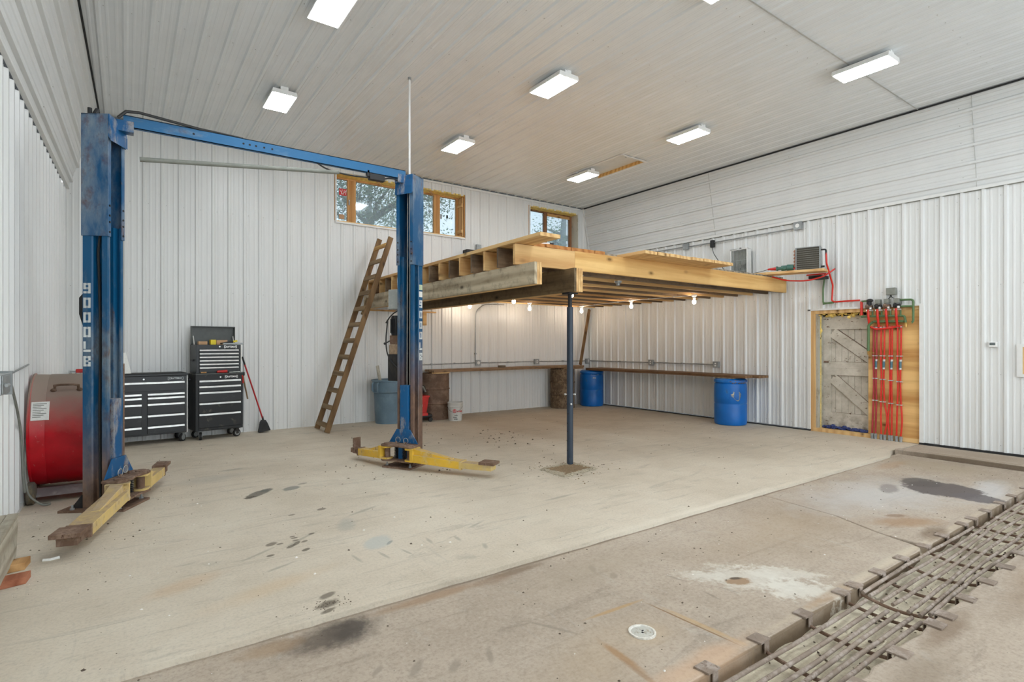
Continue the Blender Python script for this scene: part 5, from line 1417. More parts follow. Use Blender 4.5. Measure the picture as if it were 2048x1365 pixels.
# broom
t = thing('broom', 'red handled broom leaning on the narrow tool cabinet', 'broom', (1.93, 10.05, 0))
b = MB(); b.cyl((1.915, 10.08, .22), (1.615, 9.98, 1.17), .0125, seg=10); wb(b, 'handle', M['red_paint'], t, smooth=True)
b = MB(); b.cyl((1.615, 9.98, 1.17), (1.575, 9.967, 1.30), .014, seg=10); wb(b, 'grip', M['black_plastic'], t, smooth=True)
b = MB(); b.cyl((1.92, 10.08, .20), (1.905, 10.08, .27), .017, seg=10); b.hexa([(1.86, 10.04, .17), (1.99, 10.06, .15), (1.99, 10.11, .15), (1.86, 10.09, .17), (1.885, 10.05, .215), (1.96, 10.06, .205), (1.96, 10.10, .205), (1.885, 10.09, .215)]); wb(b, 'head', M['black_plastic'], t, bevel=.005)
b = MB(); b.hexa([(1.835, 10.0, .01), (2.03, 10.03, .03), (2.03, 10.12, .03), (1.835, 10.1, .005), (1.865, 10.04, .175), (1.985, 10.06, .16), (1.985, 10.11, .16), (1.865, 10.09, .175)]); wb(b, 'bristles', M['rubber'], t)

# ---------------------------------------------------------------- drums, benches, bin, bucket
def drum(label, x, y, r, h, mat, kind, group=None):
    t = thing('drum', label, 'drum', (x, y, 0), 0, group)
    if kind == 'steel':
        prof = [(0, .012), (r - .01, .012), (r - .004, 0), (r + .004, .004), (r + .004, .018), (r - .002, .024)]
        for i in range(7): prof += [(r - .002, .05 + i * .022), (r + .002, .061 + i * .022)]
        prof += [(r, .27), (r, h * .345 - .02), (r + .017, h * .345), (r, h * .345 + .02), (r, h * .66 - .02), (r + .017, h * .66), (r, h * .66 + .02)]
        for i in range(5): prof += [(r - .002, h * .74 + i * .024), (r + .002, h * .74 + .012 + i * .024)]
        prof += [(r - .002, h - .02), (r + .004, h - .016), (r + .004, h), (r - .006, h), (r - .01, h - .015), (0, h - .015)]
        b = MB(); b.lathe(prof, seg=40, cap=False); b.build('shell', M[mat], t, smooth=True)
    else:
        prof = [(0, .0), (r - .03, .0), (r - .012, .008), (r - .004, .03), (r, .06), (r, h * .44), (r - .006, h * .45), (r - .006, h * .47), (r, h * .48), (r + .002, h * .62), (r, h * .80), (r - .006, h * .885), (r - .02, h * .90), (r - .022, h * .915), (r + .004, h * .92), (r + .004, h * .965), (r - .02, h * .985), (r - .04, h), (0, h)]
        b = MB(); b.lathe(prof, seg=44, cap=False); b.build('shell', M[mat], t, smooth=True)
    return t
drum('rusty brown steel drum under the left end of the back bench beside the white bucket', 5.135, 9.95, .287, .925, 'drum_rust', 'steel')
drum('mottled rusty drum under the right end of the back bench behind the steel post', 8.52, 9.92, .287, .925, 'drum_rust2', 'steel')
d1 = drum('blue plastic drum in the back corner beside the mottled rusty drum', 9.39, 9.83, .285, .872, 'drum_blue', 'plastic')
b = MB()
for i in range(12): b.box(-.10 + .017 * i, -.092 + .017 * i, -.002, 0, .0, random.uniform(.008, .018))
def facet(o, root, x, y, r, ang0, z0):
    """wrap a flat mark (x across, z up) on a drum"""
    for v in o.data.vertices:
        a = ang0 + v.co.x / r; rr = r + .0015 - v.co.y * 0
        v.co = Vector((rr * math.cos(a), rr * math.sin(a), z0 + v.co.z))
o = b.build('chalk_mark', M['white_ink'], d1); facet(o, d1, 0, 0, .287, math.radians(-118), .76)
b = MB()
for i in range(6): b.box(-.05 + .015 * i, -.04 + .015 * i, -.002, 0, random.uniform(-.02, .01), random.uniform(.02, .04))
o = b.build('chalk_mark', M['white_ink'], d1); facet(o, d1, 0, 0, .287, math.radians(-120), .68)
d2 = drum('blue plastic drum with a torn label under the right end of the right wall bench', 9.34, 6.01, .29, .868, 'drum_blue', 'plastic')
def ragged(n, rx, rz, cx=0, cz=0, jit=.3):
    return [(cx + rx * math.cos(2 * math.pi * i / n) * random.uniform(1 - jit, 1 + jit), cz + rz * math.sin(2 * math.pi * i / n) * random.uniform(1 - jit, 1 + jit)) for i in range(n)]
M['torn'] = worn('torn_label', srgb(150, 160, 170), srgb(206, 198, 170), srgb(40, 70, 110), .48, .56, 16, .7, stretch=(1, 1, 1))
b = MB()
poly = [(-.08, .02), (-.10, .06), (-.06, .075), (-.05, .10), (-.055, .115), (.06, .11), (.075, .09), (.09, .07), (.085, .02), (.06, -.04), (.03, -.065), (.0, -.05), (-.03, -.03), (-.05, .0)]
b.prism(poly, 0, .002, lambda a, c, h: (a, h, c))
o = b.build('torn_label', M['torn'], d2); facet(o, d2, 0, 0, .291, math.radians(-127), .52)
# crusty dirt along the left shoulder of the right drum
b = MB()
for i in range(46):
    a = math.radians(-150 + 75 * random.random()); b.blob((.285 * math.cos(a), .285 * math.sin(a), .80 + random.uniform(-.015, .04)), random.uniform(.006, .02), random.uniform(.006, .018), random.uniform(.004, .010), 6, 4, .2)
b.build('dried_mud', M['dirt'], d2, kind='stuff')

bt = thing('workbench_top', 'long weathered plank bench top along the back wall on two rusty drums', 'bench', (7.0, 9.95, .94))
for i, (y0, y1, m) in enumerate(((9.70, 9.90, 'bench_x'), (9.905, 10.20, 'bench_x'))):
    b = MB(); b.hexa([(4.98 + .05 * i, y0, .945), (9.02 - .12 * i, y0, .955), (9.02 - .12 * i, y1, .955), (4.98 + .05 * i, y1, .945), (4.98 + .05 * i, y0, .99), (9.02 - .12 * i, y0, 1.005), (9.02 - .12 * i, y1, 1.005), (4.98 + .05 * i, y1, .99)]); wb(b, 'plank', M[m], bt, bevel=.004)
b = MB(); b.box(4.97, 5.33, 9.69, 9.74, .925, .945); b.hexa([(4.95, 9.72, .926), (5.05, 9.66, .926), (5.32, 9.66, .926), (5.2, 10.1, .926), (4.95, 9.72, .944), (5.05, 9.66, .944), (5.32, 9.66, .944), (5.2, 10.1, .944)]); wb(b, 'packing_board', M['pine_x'], bt)
b = MB(); b.box(8.35, 8.98, 9.68, 9.86, .926, .954); wb(b, 'packing_board', M['bench_x'], bt)
bt = thing('workbench_top', 'dark plank bench top along the right wall on two blue drums', 'bench', (9.4, 7.6, .90))
for i, (x0, x1) in enumerate(((9.16, 9.40), (9.405, 9.69))):
    b = MB(); b.hexa([(x0, 5.60 - .12 * i, .888), (x1, 5.60 - .14 * i, .888), (x1, 9.80, .880), (x0, 9.80, .880), (x0, 5.60 - .12 * i, .932), (x1, 5.60 - .14 * i, .932), (x1, 9.80, .934), (x0, 9.80, .934)]); wb(b, 'plank', M['bench_y'], bt, bevel=.004)
b = MB(); b.box(9.12, 9.60, 5.82, 6.2, .870, .887); wb(b, 'packing_board', M['gray_x'], bt)
t = thing('tin', 'small dark tin lid lying on the back bench right of the round outlet', 'tin', (6.75, 9.9, .997))
b = MB(); b.lathe([(0, 0), (.085, 0), (.085, .045), (.08, .048), (0, .048)], (6.75, 9.9, .998), 24, cap=False); wb(b, 'body', M['tin'], t, smooth=True)
t = thing('leaning_board', 'brown board leaning in the back corner from the bench up to the loft', 'board', (9.0, 10.1, 1.0))
b = MB(); b.beam((9.15, 9.98, 1.005), (9.585, 10.12, 2.395), .075, .03, (0, 1, 0)); wb(b, 'board', M['ladder_wood'], t)

# trash bin with a stick
t = thing('trash_can', 'round grey blue plastic trash can behind the right lift column', 'trash can', (4.13, 9.93, 0))
b = MB(); b.lathe([(0, .004), (.235, .004), (.245, 0), (.25, .02), (.28, .58), (.30, .60), (.305, .80), (.325, .805), (.325, .83), (.305, .835), (.298, .82), (.275, .60), (.24, .04), (0, .03)], seg=44, cap=False); b.build('tub', M['can'], t, smooth=True)
for s in (-1, 1):
    b = MB(); a = math.radians(200 if s < 0 else 20); c = Vector((.305 * math.cos(a), .305 * math.sin(a), .70)); d = Vector((-math.sin(a), math.cos(a), 0)); o_ = Vector((math.cos(a), math.sin(a), 0))
    b.tube([c + d * -.07 + Vector((0, 0, .09)), c + d * -.07 + o_ * .035 + Vector((0, 0, .06)), c + d * -.07 + o_ * .035 + Vector((0, 0, -.06)), c + d * -.06 + Vector((0, 0, -.09)), c + d * .06 + Vector((0, 0, -.09)), c + d * .07 + o_ * .035 + Vector((0, 0, -.06)), c + d * .07 + o_ * .035 + Vector((0, 0, .06)), c + d * .07 + Vector((0, 0, .09))], .016, 8); b.build('handle', M['can'], t, smooth=True)
t = thing('stick', 'flat grey white stick poking out of the trash can', 'stick', (3.95, 10.0, .1))
b = MB(); b.beam((4.1, 9.92, .05), (3.925, 9.99, 1.10), .06, .012, (0, 1, 0)); wb(b, 'slat', M['concrete_wood'], t)

# bucket
t = thing('bucket', 'dirty white plastic bucket with a red printed emblem in front of the rusty drum', 'bucket', (5.33, 9.46, 0))
b = MB(); b.lathe([(0, .004), (.128, .0), (.132, .006), (.148, .27), (.153, .275), (.153, .295), (.149, .30), (.150, .33), (.154, .335), (.155, .36), (.152, .365), (.148, .36), (.145, .29), (.128, .02), (0, .015)], seg=40, cap=False); b.build('tub', M['bucket'], t, smooth=True)
b = MB(); b.tube([(.155 * math.cos(math.radians(a)), .155 * math.sin(math.radians(a)) - .012, .285 - .105 * math.sin(math.radians((a + 205) / 150 * 180))) for a in range(-205, -54, 6)], .0025, 5); b.build('bail', M['black_steel'], t, smooth=True)
def on_bucket(v, a0, z0):
    a = a0 + v.x / .145; r = .1325 + .0585 * (z0 + v.z) + .0022 + (-v.y)
    return Vector((r * math.cos(a), r * math.sin(a), z0 + v.z))
def wrap(o, a0, z0):
    for v in o.data.vertices: v.co = on_bucket(v.co, a0, z0)
b = MB(); n_ = 22
for i in range(n_):
    a, c = 2 * math.pi * i / n_, 2 * math.pi * (i + 1) / n_
    b.hexa([(.036 * math.cos(a), -.001, .036 * math.sin(a)), (.036 * math.cos(c), -.001, .036 * math.sin(c)), (.036 * math.cos(c), 0, .036 * math.sin(c)), (.036 * math.cos(a), 0, .036 * math.sin(a)),
            (.027 * math.cos(a), -.001, .027 * math.sin(a)), (.027 * math.cos(c), -.001, .027 * math.sin(c)), (.027 * math.cos(c), 0, .027 * math.sin(c)), (.027 * math.cos(a), 0, .027 * math.sin(a))])
b.beam((-.022, -.0005, .022), (.022, -.0005, -.022), .001, .008, (1, 0, 1)); b.beam((-.018, -.0005, -.02), (.004, -.0005, .024), .001, .008, (1, 0, 1)); b.beam((.0, -.0005, .01), (.02, -.0005, .016), .001, .008, (0, 0, 1))
o = b.build('red_emblem', M['red_ink'], t); wrap(o, math.radians(-124), .20)
b = MB()
for i in range(10):
    x = .05 + i * .0125; b.beam((x, -.0005, -.012), (x + .004, -.0005, .012 if i % 3 else .016), .001, .006, (1, 0, 0))
    b.beam((x, -.0005, -.011 if i % 2 else .008), (x + .012, -.0005, -.011 if i % 2 else .008), .001, .004)
b.beam((.05, -.0005, .016), (.17, -.0005, .018), .001, .002); b.beam((.05, -.0005, -.018), (.16, -.0005, -.018), .001, .002)
o = b.build('red_lettering', M['red_ink'], t); wrap(o, math.radians(-124), .19)
b = MB(); rs = random.Random(4)
for z0, x0, x1 in ((.115, -.0, .06), (.075, -.03, .035), (.04, -.01, .06)):
    x = x0
    while x < x1:
        b.beam((x, -.0005, z0 - .008), (x + rs.uniform(-.004, .014), -.0005, z0 + rs.uniform(.002, .014)), .001, .005, (1, 0, 0)); b.beam((x, -.0005, z0), (x + .014, -.0005, z0 + rs.uniform(-.008, .008)), .001, .004)
        x += .013
o = b.build('black_scrawl', M['black_ink'], t); wrap(o, math.radians(-124), .0)

# red crate on a creeper, half behind the right column
t = thing('floor_dolly', 'low black wheeled dolly under the red crate', 'dolly', (4.68, 9.75, 0))
b = MB(); b.box(4.45, 4.91, 9.55, 9.95, .085, .15); wb(b, 'deck', M['black_plastic'], t, bevel=.02)
b = MB(); b.box(4.48, 4.80, 9.53, 9.56, .13, .18); wb(b, 'red_strip', M['red_plastic'], t)
for x, y in ((4.87, 9.57), (4.49, 9.57), (4.87, 9.92), (4.49, 9.92)):
    b = MB(); b.tube([(x, y - .02, .045), (x, y + .02, .045)], .045, 16); wb(b, 'wheel', M['rubber'], t, bevel=.006)
t = thing('red_crate', 'red plastic crate standing on the black dolly left of the rusty drum', 'crate', (4.65, 9.75, .15))
b = MB(); b.hexa([(4.50, 9.60, .15), (4.80, 9.60, .15), (4.80, 9.90, .15), (4.50, 9.90, .15), (4.46, 9.57, .50), (4.845, 9.57, .50), (4.845, 9.93, .50), (4.46, 9.93, .50)]); b.box(4.45, 4.855, 9.56, 9.94, .48, .51); wb(b, 'tub', M['red_plastic'], t, bevel=.008)
b = MB(); b.box(4.60, 4.70, 9.566, 9.58, .30, .35); wb(b, 'label', M['paper'], t)
t = thing('black_bag', 'crumpled black bag on top of the red crate', 'bag', (4.68, 9.75, .51))
b = MB()
for i in range(9): b.blob((4.6 + random.uniform(-.08, .2), 9.74 + random.uniform(-.1, .1), .585 + random.uniform(.0, .08)), random.uniform(.06, .11), random.uniform(.06, .1), random.uniform(.045, .07), 9, 7, .14)
wb(b, 'bag', M['black_plastic'], t)
b = MB(); b.tube([(4.58, 9.62, .60), (4.64, 9.6, .70), (4.74, 9.62, .68), (4.80, 9.64, .58)], .018, 8); wb(b, 'strap', M['pipe_gray'], t, smooth=True)

for o_ in list(C.objects):
    if o_.parent is None and o_.name in ('floor_dolly', 'red_crate', 'black_bag'): o_.location.x -= .03

# ---------------------------------------------------------------- left side: drum fan, wall box, crate
t = thing('drum_fan', 'big dusty red drum fan on wheels beside the left wall, behind the left lift column', 'fan', (-.465, 7.27, 0))
R = .555; cz = .645; fx0, fx1 = -.29, .27
b = MB(); b.lathe([(R + .008, fx0), (R + .012, fx0 + .012), (R, fx0 + .02), (R - .004, fx0 + .13), (R, fx0 + .135), (R - .002, fx0 + .27), (R + .002, fx0 + .275), (R, fx0 + .41), (R + .002, fx0 + .415), (R, fx1 - .02), (R + .012, fx1 - .012), (R + .008, fx1), (R - .01, fx1), (R - .012, fx0), (R + .008, fx0)], (0, 0, cz), 72, 'x', cap=False)
b.build('shroud', M['red_fan'], t, smooth=True)
for xx in (fx0 + .005, fx1 - .005):
    b = MB()
    for k in range(9):
        rr = R * (k + .5) / 9
        b.tube([(xx, rr * math.cos(2 * math.pi * i / 40), cz + rr * math.sin(2 * math.pi * i / 40)) for i in range(40)], .003, 4, closed=True)
    for k in range(8): b.cyl((xx, 0, cz), (xx, R * math.cos(k * math.pi / 4), cz + R * math.sin(k * math.pi / 4)), .004, seg=5)
    b.build('guard', M['black_steel'], t)
b = MB(); b.cyl((-.12, 0, cz), (.12, 0, cz), .10, seg=20); b.build('motor', M['black_steel'], t)
for k in range(4):
    a = k * math.pi / 2; b = MB()
    y_, z_ = math.cos(a), math.sin(a); v_, w_ = -z_, y_
    b.hexa([(-.02, y_ * .09 - v_ * .06, cz + z_ * .09 - w_ * .06), (.05, y_ * .09 + v_ * .06, cz + z_ * .09 + w_ * .06), (.08, y_ * .50 + v_ * .12, cz + z_ * .50 + w_ * .12), (-.04, y_ * .50 - v_ * .12, cz + z_ * .50 - w_ * .12),
            (-.014, y_ * .09 - v_ * .06, cz + z_ * .09 - w_ * .06), (.056, y_ * .09 + v_ * .06, cz + z_ * .09 + w_ * .06), (.086, y_ * .50 + v_ * .12, cz + z_ * .50 + w_ * .12), (-.034, y_ * .50 - v_ * .12, cz + z_ * .50 - w_ * .12)])
    b.build('blade', M['galv'], t)
def on_fan(x, ang, dr=0.0): return (x, -(R + dr) * math.sin(ang), cz + (R + dr) * math.cos(ang))
b = MB(); a0 = math.radians(42)
b.tube([on_fan(-.10, a0, .004), on_fan(-.10, a0 - .02, .05), on_fan(-.06, a0 - .03, .055), on_fan(.04, a0 - .03, .055), on_fan(.08, a0 - .02, .05), on_fan(.08, a0, .004)], .011, 8)
for xx in (-.11, .09): b.blob(on_fan(xx, a0 + .01, .004), .025, .02, .02, 10, 6)
b.build('handle', M['rust'], t, smooth=True)
b = MB()
A0, A1 = math.radians(56), math.radians(75)
for i in range(6):
    a, c = A0 + (A1 - A0) * i / 6, A0 + (A1 - A0) * (i + 1) / 6
    b.hexa([on_fan(-.262, c, .001), on_fan(-.13, c, .001), on_fan(-.13, a, .001), on_fan(-.262, a, .001), on_fan(-.262, c, .003), on_fan(-.13, c, .003), on_fan(-.13, a, .003), on_fan(-.262, a, .003)])
o = b.build('label', M['paper'], t)
b = MB()
for i in range(9):
    a = A0 + (A1 - A0) * (.1 + .8 * i / 9); c = a + .012
    b.hexa([on_fan(-.25, c, .003), on_fan(-.15 - .02 * (i % 3), c, .003), on_fan(-.15 - .02 * (i % 3), a, .003), on_fan(-.25, a, .003), on_fan(-.25, c, .0036), on_fan(-.15 - .02 * (i % 3), c, .0036), on_fan(-.15 - .02 * (i % 3), a, .0036), on_fan(-.25, a, .0036)])
b.build('label_text', M['pipe_gray'], o)
b = MB(); b.hexa([(-.26, -.50, .06), (.27, -.50, .06), (.27, -.36, .06), (-.26, -.36, .06), (-.26, -.36, .115), (.27, -.36, .115), (.27, -.33, .115), (-.26, -.33, .115)]); b.build('frame', M['galv'], t)
b = MB(); b.box(-.25, .26, .30, .36, .06, .11); b.build('rear_frame', M['galv'], t)
b = MB(); b.box(-.27, -.24, -.55, .45, .06, .10); b.box(.24, .27, -.5, .45, .06, .10); b.build('side_rail', M['rust'], t)
for y in (-.50, .42):
    b = MB(); b.lathe([(0, -.035), (.085, -.035), (.105, -.02), (.105, .02), (.085, .035), (0, .035)], (-.262 - .0, y, .105), 22, 'x', cap=False); b.build('wheel', worn('dusty_tyre', srgb(96, 92, 84), srgb(120, 108, 84), srgb(70, 66, 60), .5, .6, 14, .9), t, smooth=True)
for y in (-.45, .42):
    b = MB(); b.box(.20, .26, y - .03, y + .03, .0, .06); b.build('foot', M['rubber'], t)
b = MB(); b.tube(arc([(-.29, -.10, .95), (-.295, -.35, .85), (-.298, -.50, .62), (-.30, -.56, .30), (-.27, -.60, .10), (-.16, -.66, .012), (-.10, -.62, .012), (-.17, -.58, .012)], .1), .009, 8); b.build('cord', M['pipe_gray'], t, smooth=True)
t = thing('red_case', 'small red case on top of the drum fan beside the column', 'case', (-.36, 7.35, 1.215))
b = MB(); b.box(-.43, -.30, 7.28, 7.36, 1.205, 1.245); wb(b, 'case', M['red_plastic'], t, bevel=.008)
t = outlet('outlet_box', 'steel outlet box low on the back wall just above the drum fan', (-.60, YB, 1.06), 'Y', 'double', s=.12)
b = MB(); b.tube([(.07, -.05, 0), (.12, -.05, -.01), (.2, -.1, -.03), (.28, -.2, -.02)], .006, 6); b.build('cord', M['hose'], t, smooth=True)
# steel box and pipe stub on the left wall
XB = XW(5.6) - .0
t = thing('wall_switch_box', 'galvanised switch box on the left wall at the edge of the picture', 'electrical box', (XB + .02, 6.5, 1.22))
b = MB(); b.box(XB + .02, XB + .10, 5.25, 5.62, 1.135, 1.285); wb(b, 'box', M['galv'], t, bevel=.006)
b = MB(); b.box(XB + .10, XB + .107, 5.27, 5.58, 1.145, 1.275); wb(b, 'cover_plate', M['galv'], t, bevel=.003)
b = MB(); b.box(XB + .015, XB + .115, 5.60, 5.625, 1.12, 1.30); wb(b, 'end_flange', M['galv'], t)
b = MB(); b.cyl((XB + .05, 5.62, 1.20), (XB + .05, 5.92, 1.205), .016, seg=12); b.cyl((XB + .05, 5.70, 1.20), (XB + .05, 5.76, 1.20), .024, seg=12); wb(b, 'connector', M['galv'], t)
b = MB(); b.cyl((XB + .108, 5.32, 1.21), (XB + .135, 5.32, 1.21), .014, seg=10); b.cyl((XB + .135, 5.30, 1.21), (XB + .135, 5.2, 1.21), .011, seg=10); wb(b, 'switch_handle', M['galv'], t)
b = MB(); b.tube(arc([(XB + .05, 5.92, 1.20), (XB + .05, 6.05, 1.18), (XB + .05, 6.35, .95), (XB + .055, 6.55, .7), (XB + .06, 6.6, .3), (XB + .07, 6.62, .15)], .1), .010, 8); wb(b, 'cord', M['pipe_gray'], t, smooth=True)
b = MB(); b.cyl((XB + .06, 5.63, 1.25), (XB + .06, 6.95, 1.31), .008, seg=8); wb(b, 'rod', M['galv'], t)

# weathered platform at the lower left, up on scrap blocks
t = thing('wooden_platform', 'weathered whitewashed wooden platform at the lower left edge, up on scrap blocks', 'platform', (-.66, 4.4, .05))
b = MB()
b.hexa([(-.64, 3.2, .06), (-.62, 3.2, .06), (-.62, 5.06, .035), (-.64, 5.06, .035), (-.635, 3.2, .33), (-.615, 3.2, .33), (-.612, 5.08, .30), (-.632, 5.08, .30)])
wb(b, 'side_board', M['concrete_wood'], t)
for i, (x0, x1) in enumerate(((-.80, -.735), (-.733, -.674), (-.672, -.612))):
    b = MB(); b.box(x0, x1, 3.2, 5.09 + .01 * i, .30, .322); wb(b, 'top_board', M['concrete_wood'], t, bevel=.003)
b = MB(); b.box(-.80, -.64, 5.03, 5.06, .06, .30); wb(b, 'end_board', M['concrete_wood'], t)
b = MB(); b.box(-.80, -.64, 3.2, 5.0, .05, .08); wb(b, 'runner', M['gray_y'], t)
t = thing('scrap_block', 'red brown scrap of wood under the platform, nearer the camera', 'block', (-.6, 4.58, 0))
b = MB(); b.hexa([(-.71, 4.50, 0), (-.512, 4.545, 0), (-.50, 4.66, 0), (-.71, 4.63, 0), (-.71, 4.50, .045), (-.512, 4.545, .045), (-.50, 4.66, .045), (-.71, 4.63, .045)]); wb(b, 'block', M['block_wood'], t, bevel=.003)
t = thing('scrap_block', 'orange scrap of wood under the platform, farther from the camera', 'block', (-.6, 4.85, 0))
b = MB(); b.hexa([(-.71, 4.80, 0), (-.55, 4.83, 0), (-.535, 4.97, 0), (-.71, 4.95, 0), (-.71, 4.80, .048), (-.55, 4.83, .048), (-.535, 4.97, .048), (-.71, 4.95, .048)]); wb(b, 'block', M['block_orange'], t, bevel=.003)
# ---------------------------------------------------------------- old door, plywood and heating manifold in the right wall
d = thing('door_1', None, None, (0, 0, 0)); S(d)
XD = XR + .17
b = MB()
y0, y1 = 3.70, 4.60
nb = 9
for i in range(nb):
    a, c = y0 + (y1 - y0) * i / nb, y0 + (y1 - y0) * (i + 1) / nb
    b.box(XD + random.uniform(0, .003), XD + .03, a + .002, c - .002, .08, 1.99)
b.box(XD + .012, XD + .03, y0, y1, .08, 1.99)
b.build('door_leaf', M['door_white'], d)
def rail(nm, z0, z1, th=.028):
    b = MB(); b.box(XD - th, XD, y0, y1, z0, z1); b.build(nm, M['door_white'], d, bevel=.003)
rail('top_rail', 1.76, 1.99); rail('middle_rail', .98, 1.10); rail('middle_rail', 1.10, 1.205); rail('bottom_rail', .09, .34)
for z0, z1 in ((.34, .98), (1.205, 1.76)):
    for ya, yb in ((y0, y0 + .10), (y1 - .135, y1)):
        b = MB(); b.box(XD - .027, XD, ya, yb, z0, z1); b.build('stile', M['door_white'], d, bevel=.003)
for z0, z1 in ((.37, .95), (1.235, 1.73)):
    # the brace falls from the latch side down toward the plywood
    b = MB(); b.beam((XD - .0145, y1 - .16, z1 - .02), (XD - .0145, y0 + .13, z0 + .02), .027, .165, (0, .5, 1)); b.build('brace', M['door_white'], d, bevel=.003)
    for ya, yb, za, zb in ((y1 - .137, y0 + .12, z1 - .02, z0 - .02),): pass
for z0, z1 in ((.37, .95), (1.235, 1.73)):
    for off, w_ in ((.088, .010), (-.088, .009)):  # dark strips along braces and rails: painted shadow lines over peeled, dirty edges
        b = MB(); b.beam((XD - .004, y1 - .16, z1 - .02 + off * 1.25), (XD - .004, y0 + .13, z0 + .02 + off * 1.25), .008, w_, (0, .5, 1)); b.build('dirt_shade_seam', M['rust'], d)
    for zz in (z0 - .031, z1 + .03):
        b = MB(); b.box(XD - .006, XD + .002, y0 + .1, y1 - .13, zz - .004, zz + .004); b.build('dirt_shade_seam', M['rust'], d)
b = MB(); b.beam((XD - .05, 4.60, 1.66), (XD - .08, 4.685, 1.44), .012, .02, (1, 0, 0)); b.build('latch_bar', M['black_steel'], d)
b = MB(); b.box(XD - .045, XD - .02, 4.50, 4.57, 1.19, 1.22); b.build('hinge', M['rust'], d)
b = MB()
b.m = 0; b.box(XR + .03, XR + .24, 4.62, 4.69, .0, 2.05)
b.m = 1; b.box(XR - .002, XR + .03, 4.66, 4.728, .0, 2.09)
b.m = 0; b.box(XR + .11, XR + .135, 4.588, 4.62, .05, 2.02)
b.m = 2; b.box(XR + .105, XR + .112, 4.607, 4.622, .05, 2.02)
b.m = 1; b.box(XR + .0, XR + .24, 3.128, 4.728, 2.035, 2.09)
b.m = 1; b.box(XR - .01, XR + .24, 3.6, 4.70, .0, .06)
b.m = 3; b.box(XD + .03, XD + .05, 3.1, 4.75, 0, 2.1)
b.build('frame', [M['old_jamb'], M['pine_z'], M['foam'], M['gap']], d)
b = MB()
for i in range(46): b.blob((XR + .12 + random.uniform(-.06, .03), random.uniform(3.85, 4.66), 2.03 + random.uniform(-.04, .01) * (1 if random.random() < .7 else 1.8)), random.uniform(.01, .03), random.uniform(.015, .04), random.uniform(.008, .025), 7, 5, .25)
for i in range(10): b.blob((XR + .10, 4.615 + random.uniform(-.01, .03), random.uniform(1.7, 2.0)), .01, random.uniform(.01, .025), random.uniform(.02, .05), 7, 5, .25)
b.build('spray_foam', M['foam'], d, kind='stuff')
b = MB()
b.box(XR - .028, XR + .01, DO[1], DO[1] + .04, .03, DO[2] + .02); b.box(XR - .028, XR + .01, DO[0] - .05, DO[1] + .04, DO[2], DO[2] + .03); b.box(XR - .032, XR + .01, DO[0] - .055, DO[0], .03, DO[2] + .0)
b.build('opening_trim', M['trim'], d)
t = thing('tarp_strip', 'crumpled blue tarp stuffed along the foot of the old door', 'tarp', (XD - .05, 4.2, .06))
b = MB()
for i in range(30): b.blob((XD - .06 + random.uniform(-.02, .02), 3.75 + .83 * i / 30 + random.uniform(-.02, .02), .078 + random.uniform(-.01, .03) * (1 if i > 15 else .3)), .035, .04, random.uniform(.014, .035), 7, 5, .25)
wb(b, 'tarp', M['tarp'], t)
t = thing('plywood_panel', 'plywood sheet screwed over the right part of the door opening, backing the red pipes', 'panel', (XR, 3.48, .06))
b = MB(); b.box(XR + .012, XR + .028, 3.128, 3.832, .07, 2.06); wb(b, 'sheet', M['plywood'], t)
t2 = MB(); t2.box(XR + .0, XR + .05, 3.128, 3.70, .005, .07); wb(t2, 'sill_plate', M['pine_y'], t)
xp = XR - .03
man = thing('heating_manifold', 'floor heating manifold of green headers, pump heads and red tubes on the plywood', 'manifold', (XR - .03, 3.5, 0))
xg = XR - .06
def tube(name, mat, pts, r, rad=.04, seg=10, lb=None):
    b = MB(); b.tube(arc(pts, rad), r, seg); return wb(b, name, M[mat], man, smooth=True, label=lb)
tube('supply_header', 'green_pipe', [(xg, 3.905, 1.955), (xg, 3.36, 1.945), (xg, 3.31, 1.94), (xg, 3.29, 1.83)], .017)
tube('return_header', 'green_pipe', [(xg + .02, 3.74, 1.87), (xg + .02, 3.32, 1.86)], .02)
tube('upper_pipe', 'green_pipe', [(xg, 3.90, 2.20), (xg, 3.76, 2.205)], .015)
tube('upper_pipe', 'green_pipe', [(xg, 3.36, 2.19), (xg, 3.195, 2.185), (xg, 3.195, 1.86), (xg, 3.22, 1.83)], .016)
tube('lower_pipe', 'green_pipe', [(xg, 3.36, 2.09), (xg, 3.20, 2.085)], .016)
tube('drain_pipe', 'green_pipe', [(xg, 3.74, 1.86), (xg, 3.80, 1.82), (xg, 3.805, 1.40)], .02)
b = MB(); b.cyl((xg, 3.805, 1.40), (xg, 3.805, 1.34), .014, seg=8); b.beam((xg - .02, 3.81, 1.375), (xg - .02, 3.715, 1.37), .008, .016); wb(b, 'drain_valve', M['brass'], man)
b = MB(); b.cyl((xg, 3.29, 1.84), (xg, 3.29, 1.77), .018, seg=10); b.beam((xg - .02, 3.27, 1.83), (xg - .02, 3.21, 1.835), .01, .022); wb(b, 'ball_valve', M['brass'], man)
ys = [(3.745, 3.70), (3.640, 3.592), (3.520, 3.487), (3.413, 3.367)]
hy = [3.785, 3.655, 3.535, 3.40]
b = MB(); b.tube(arc([(xp, 3.80, 1.79), (xp, 3.70, 1.745), (xp, 3.5, 1.765), (xp, 3.40, 1.79), (xp, 3.37, 1.78)], .03), .017, 10); wb(b, 'cross_tube', M['red_pipe'], man, smooth=True)
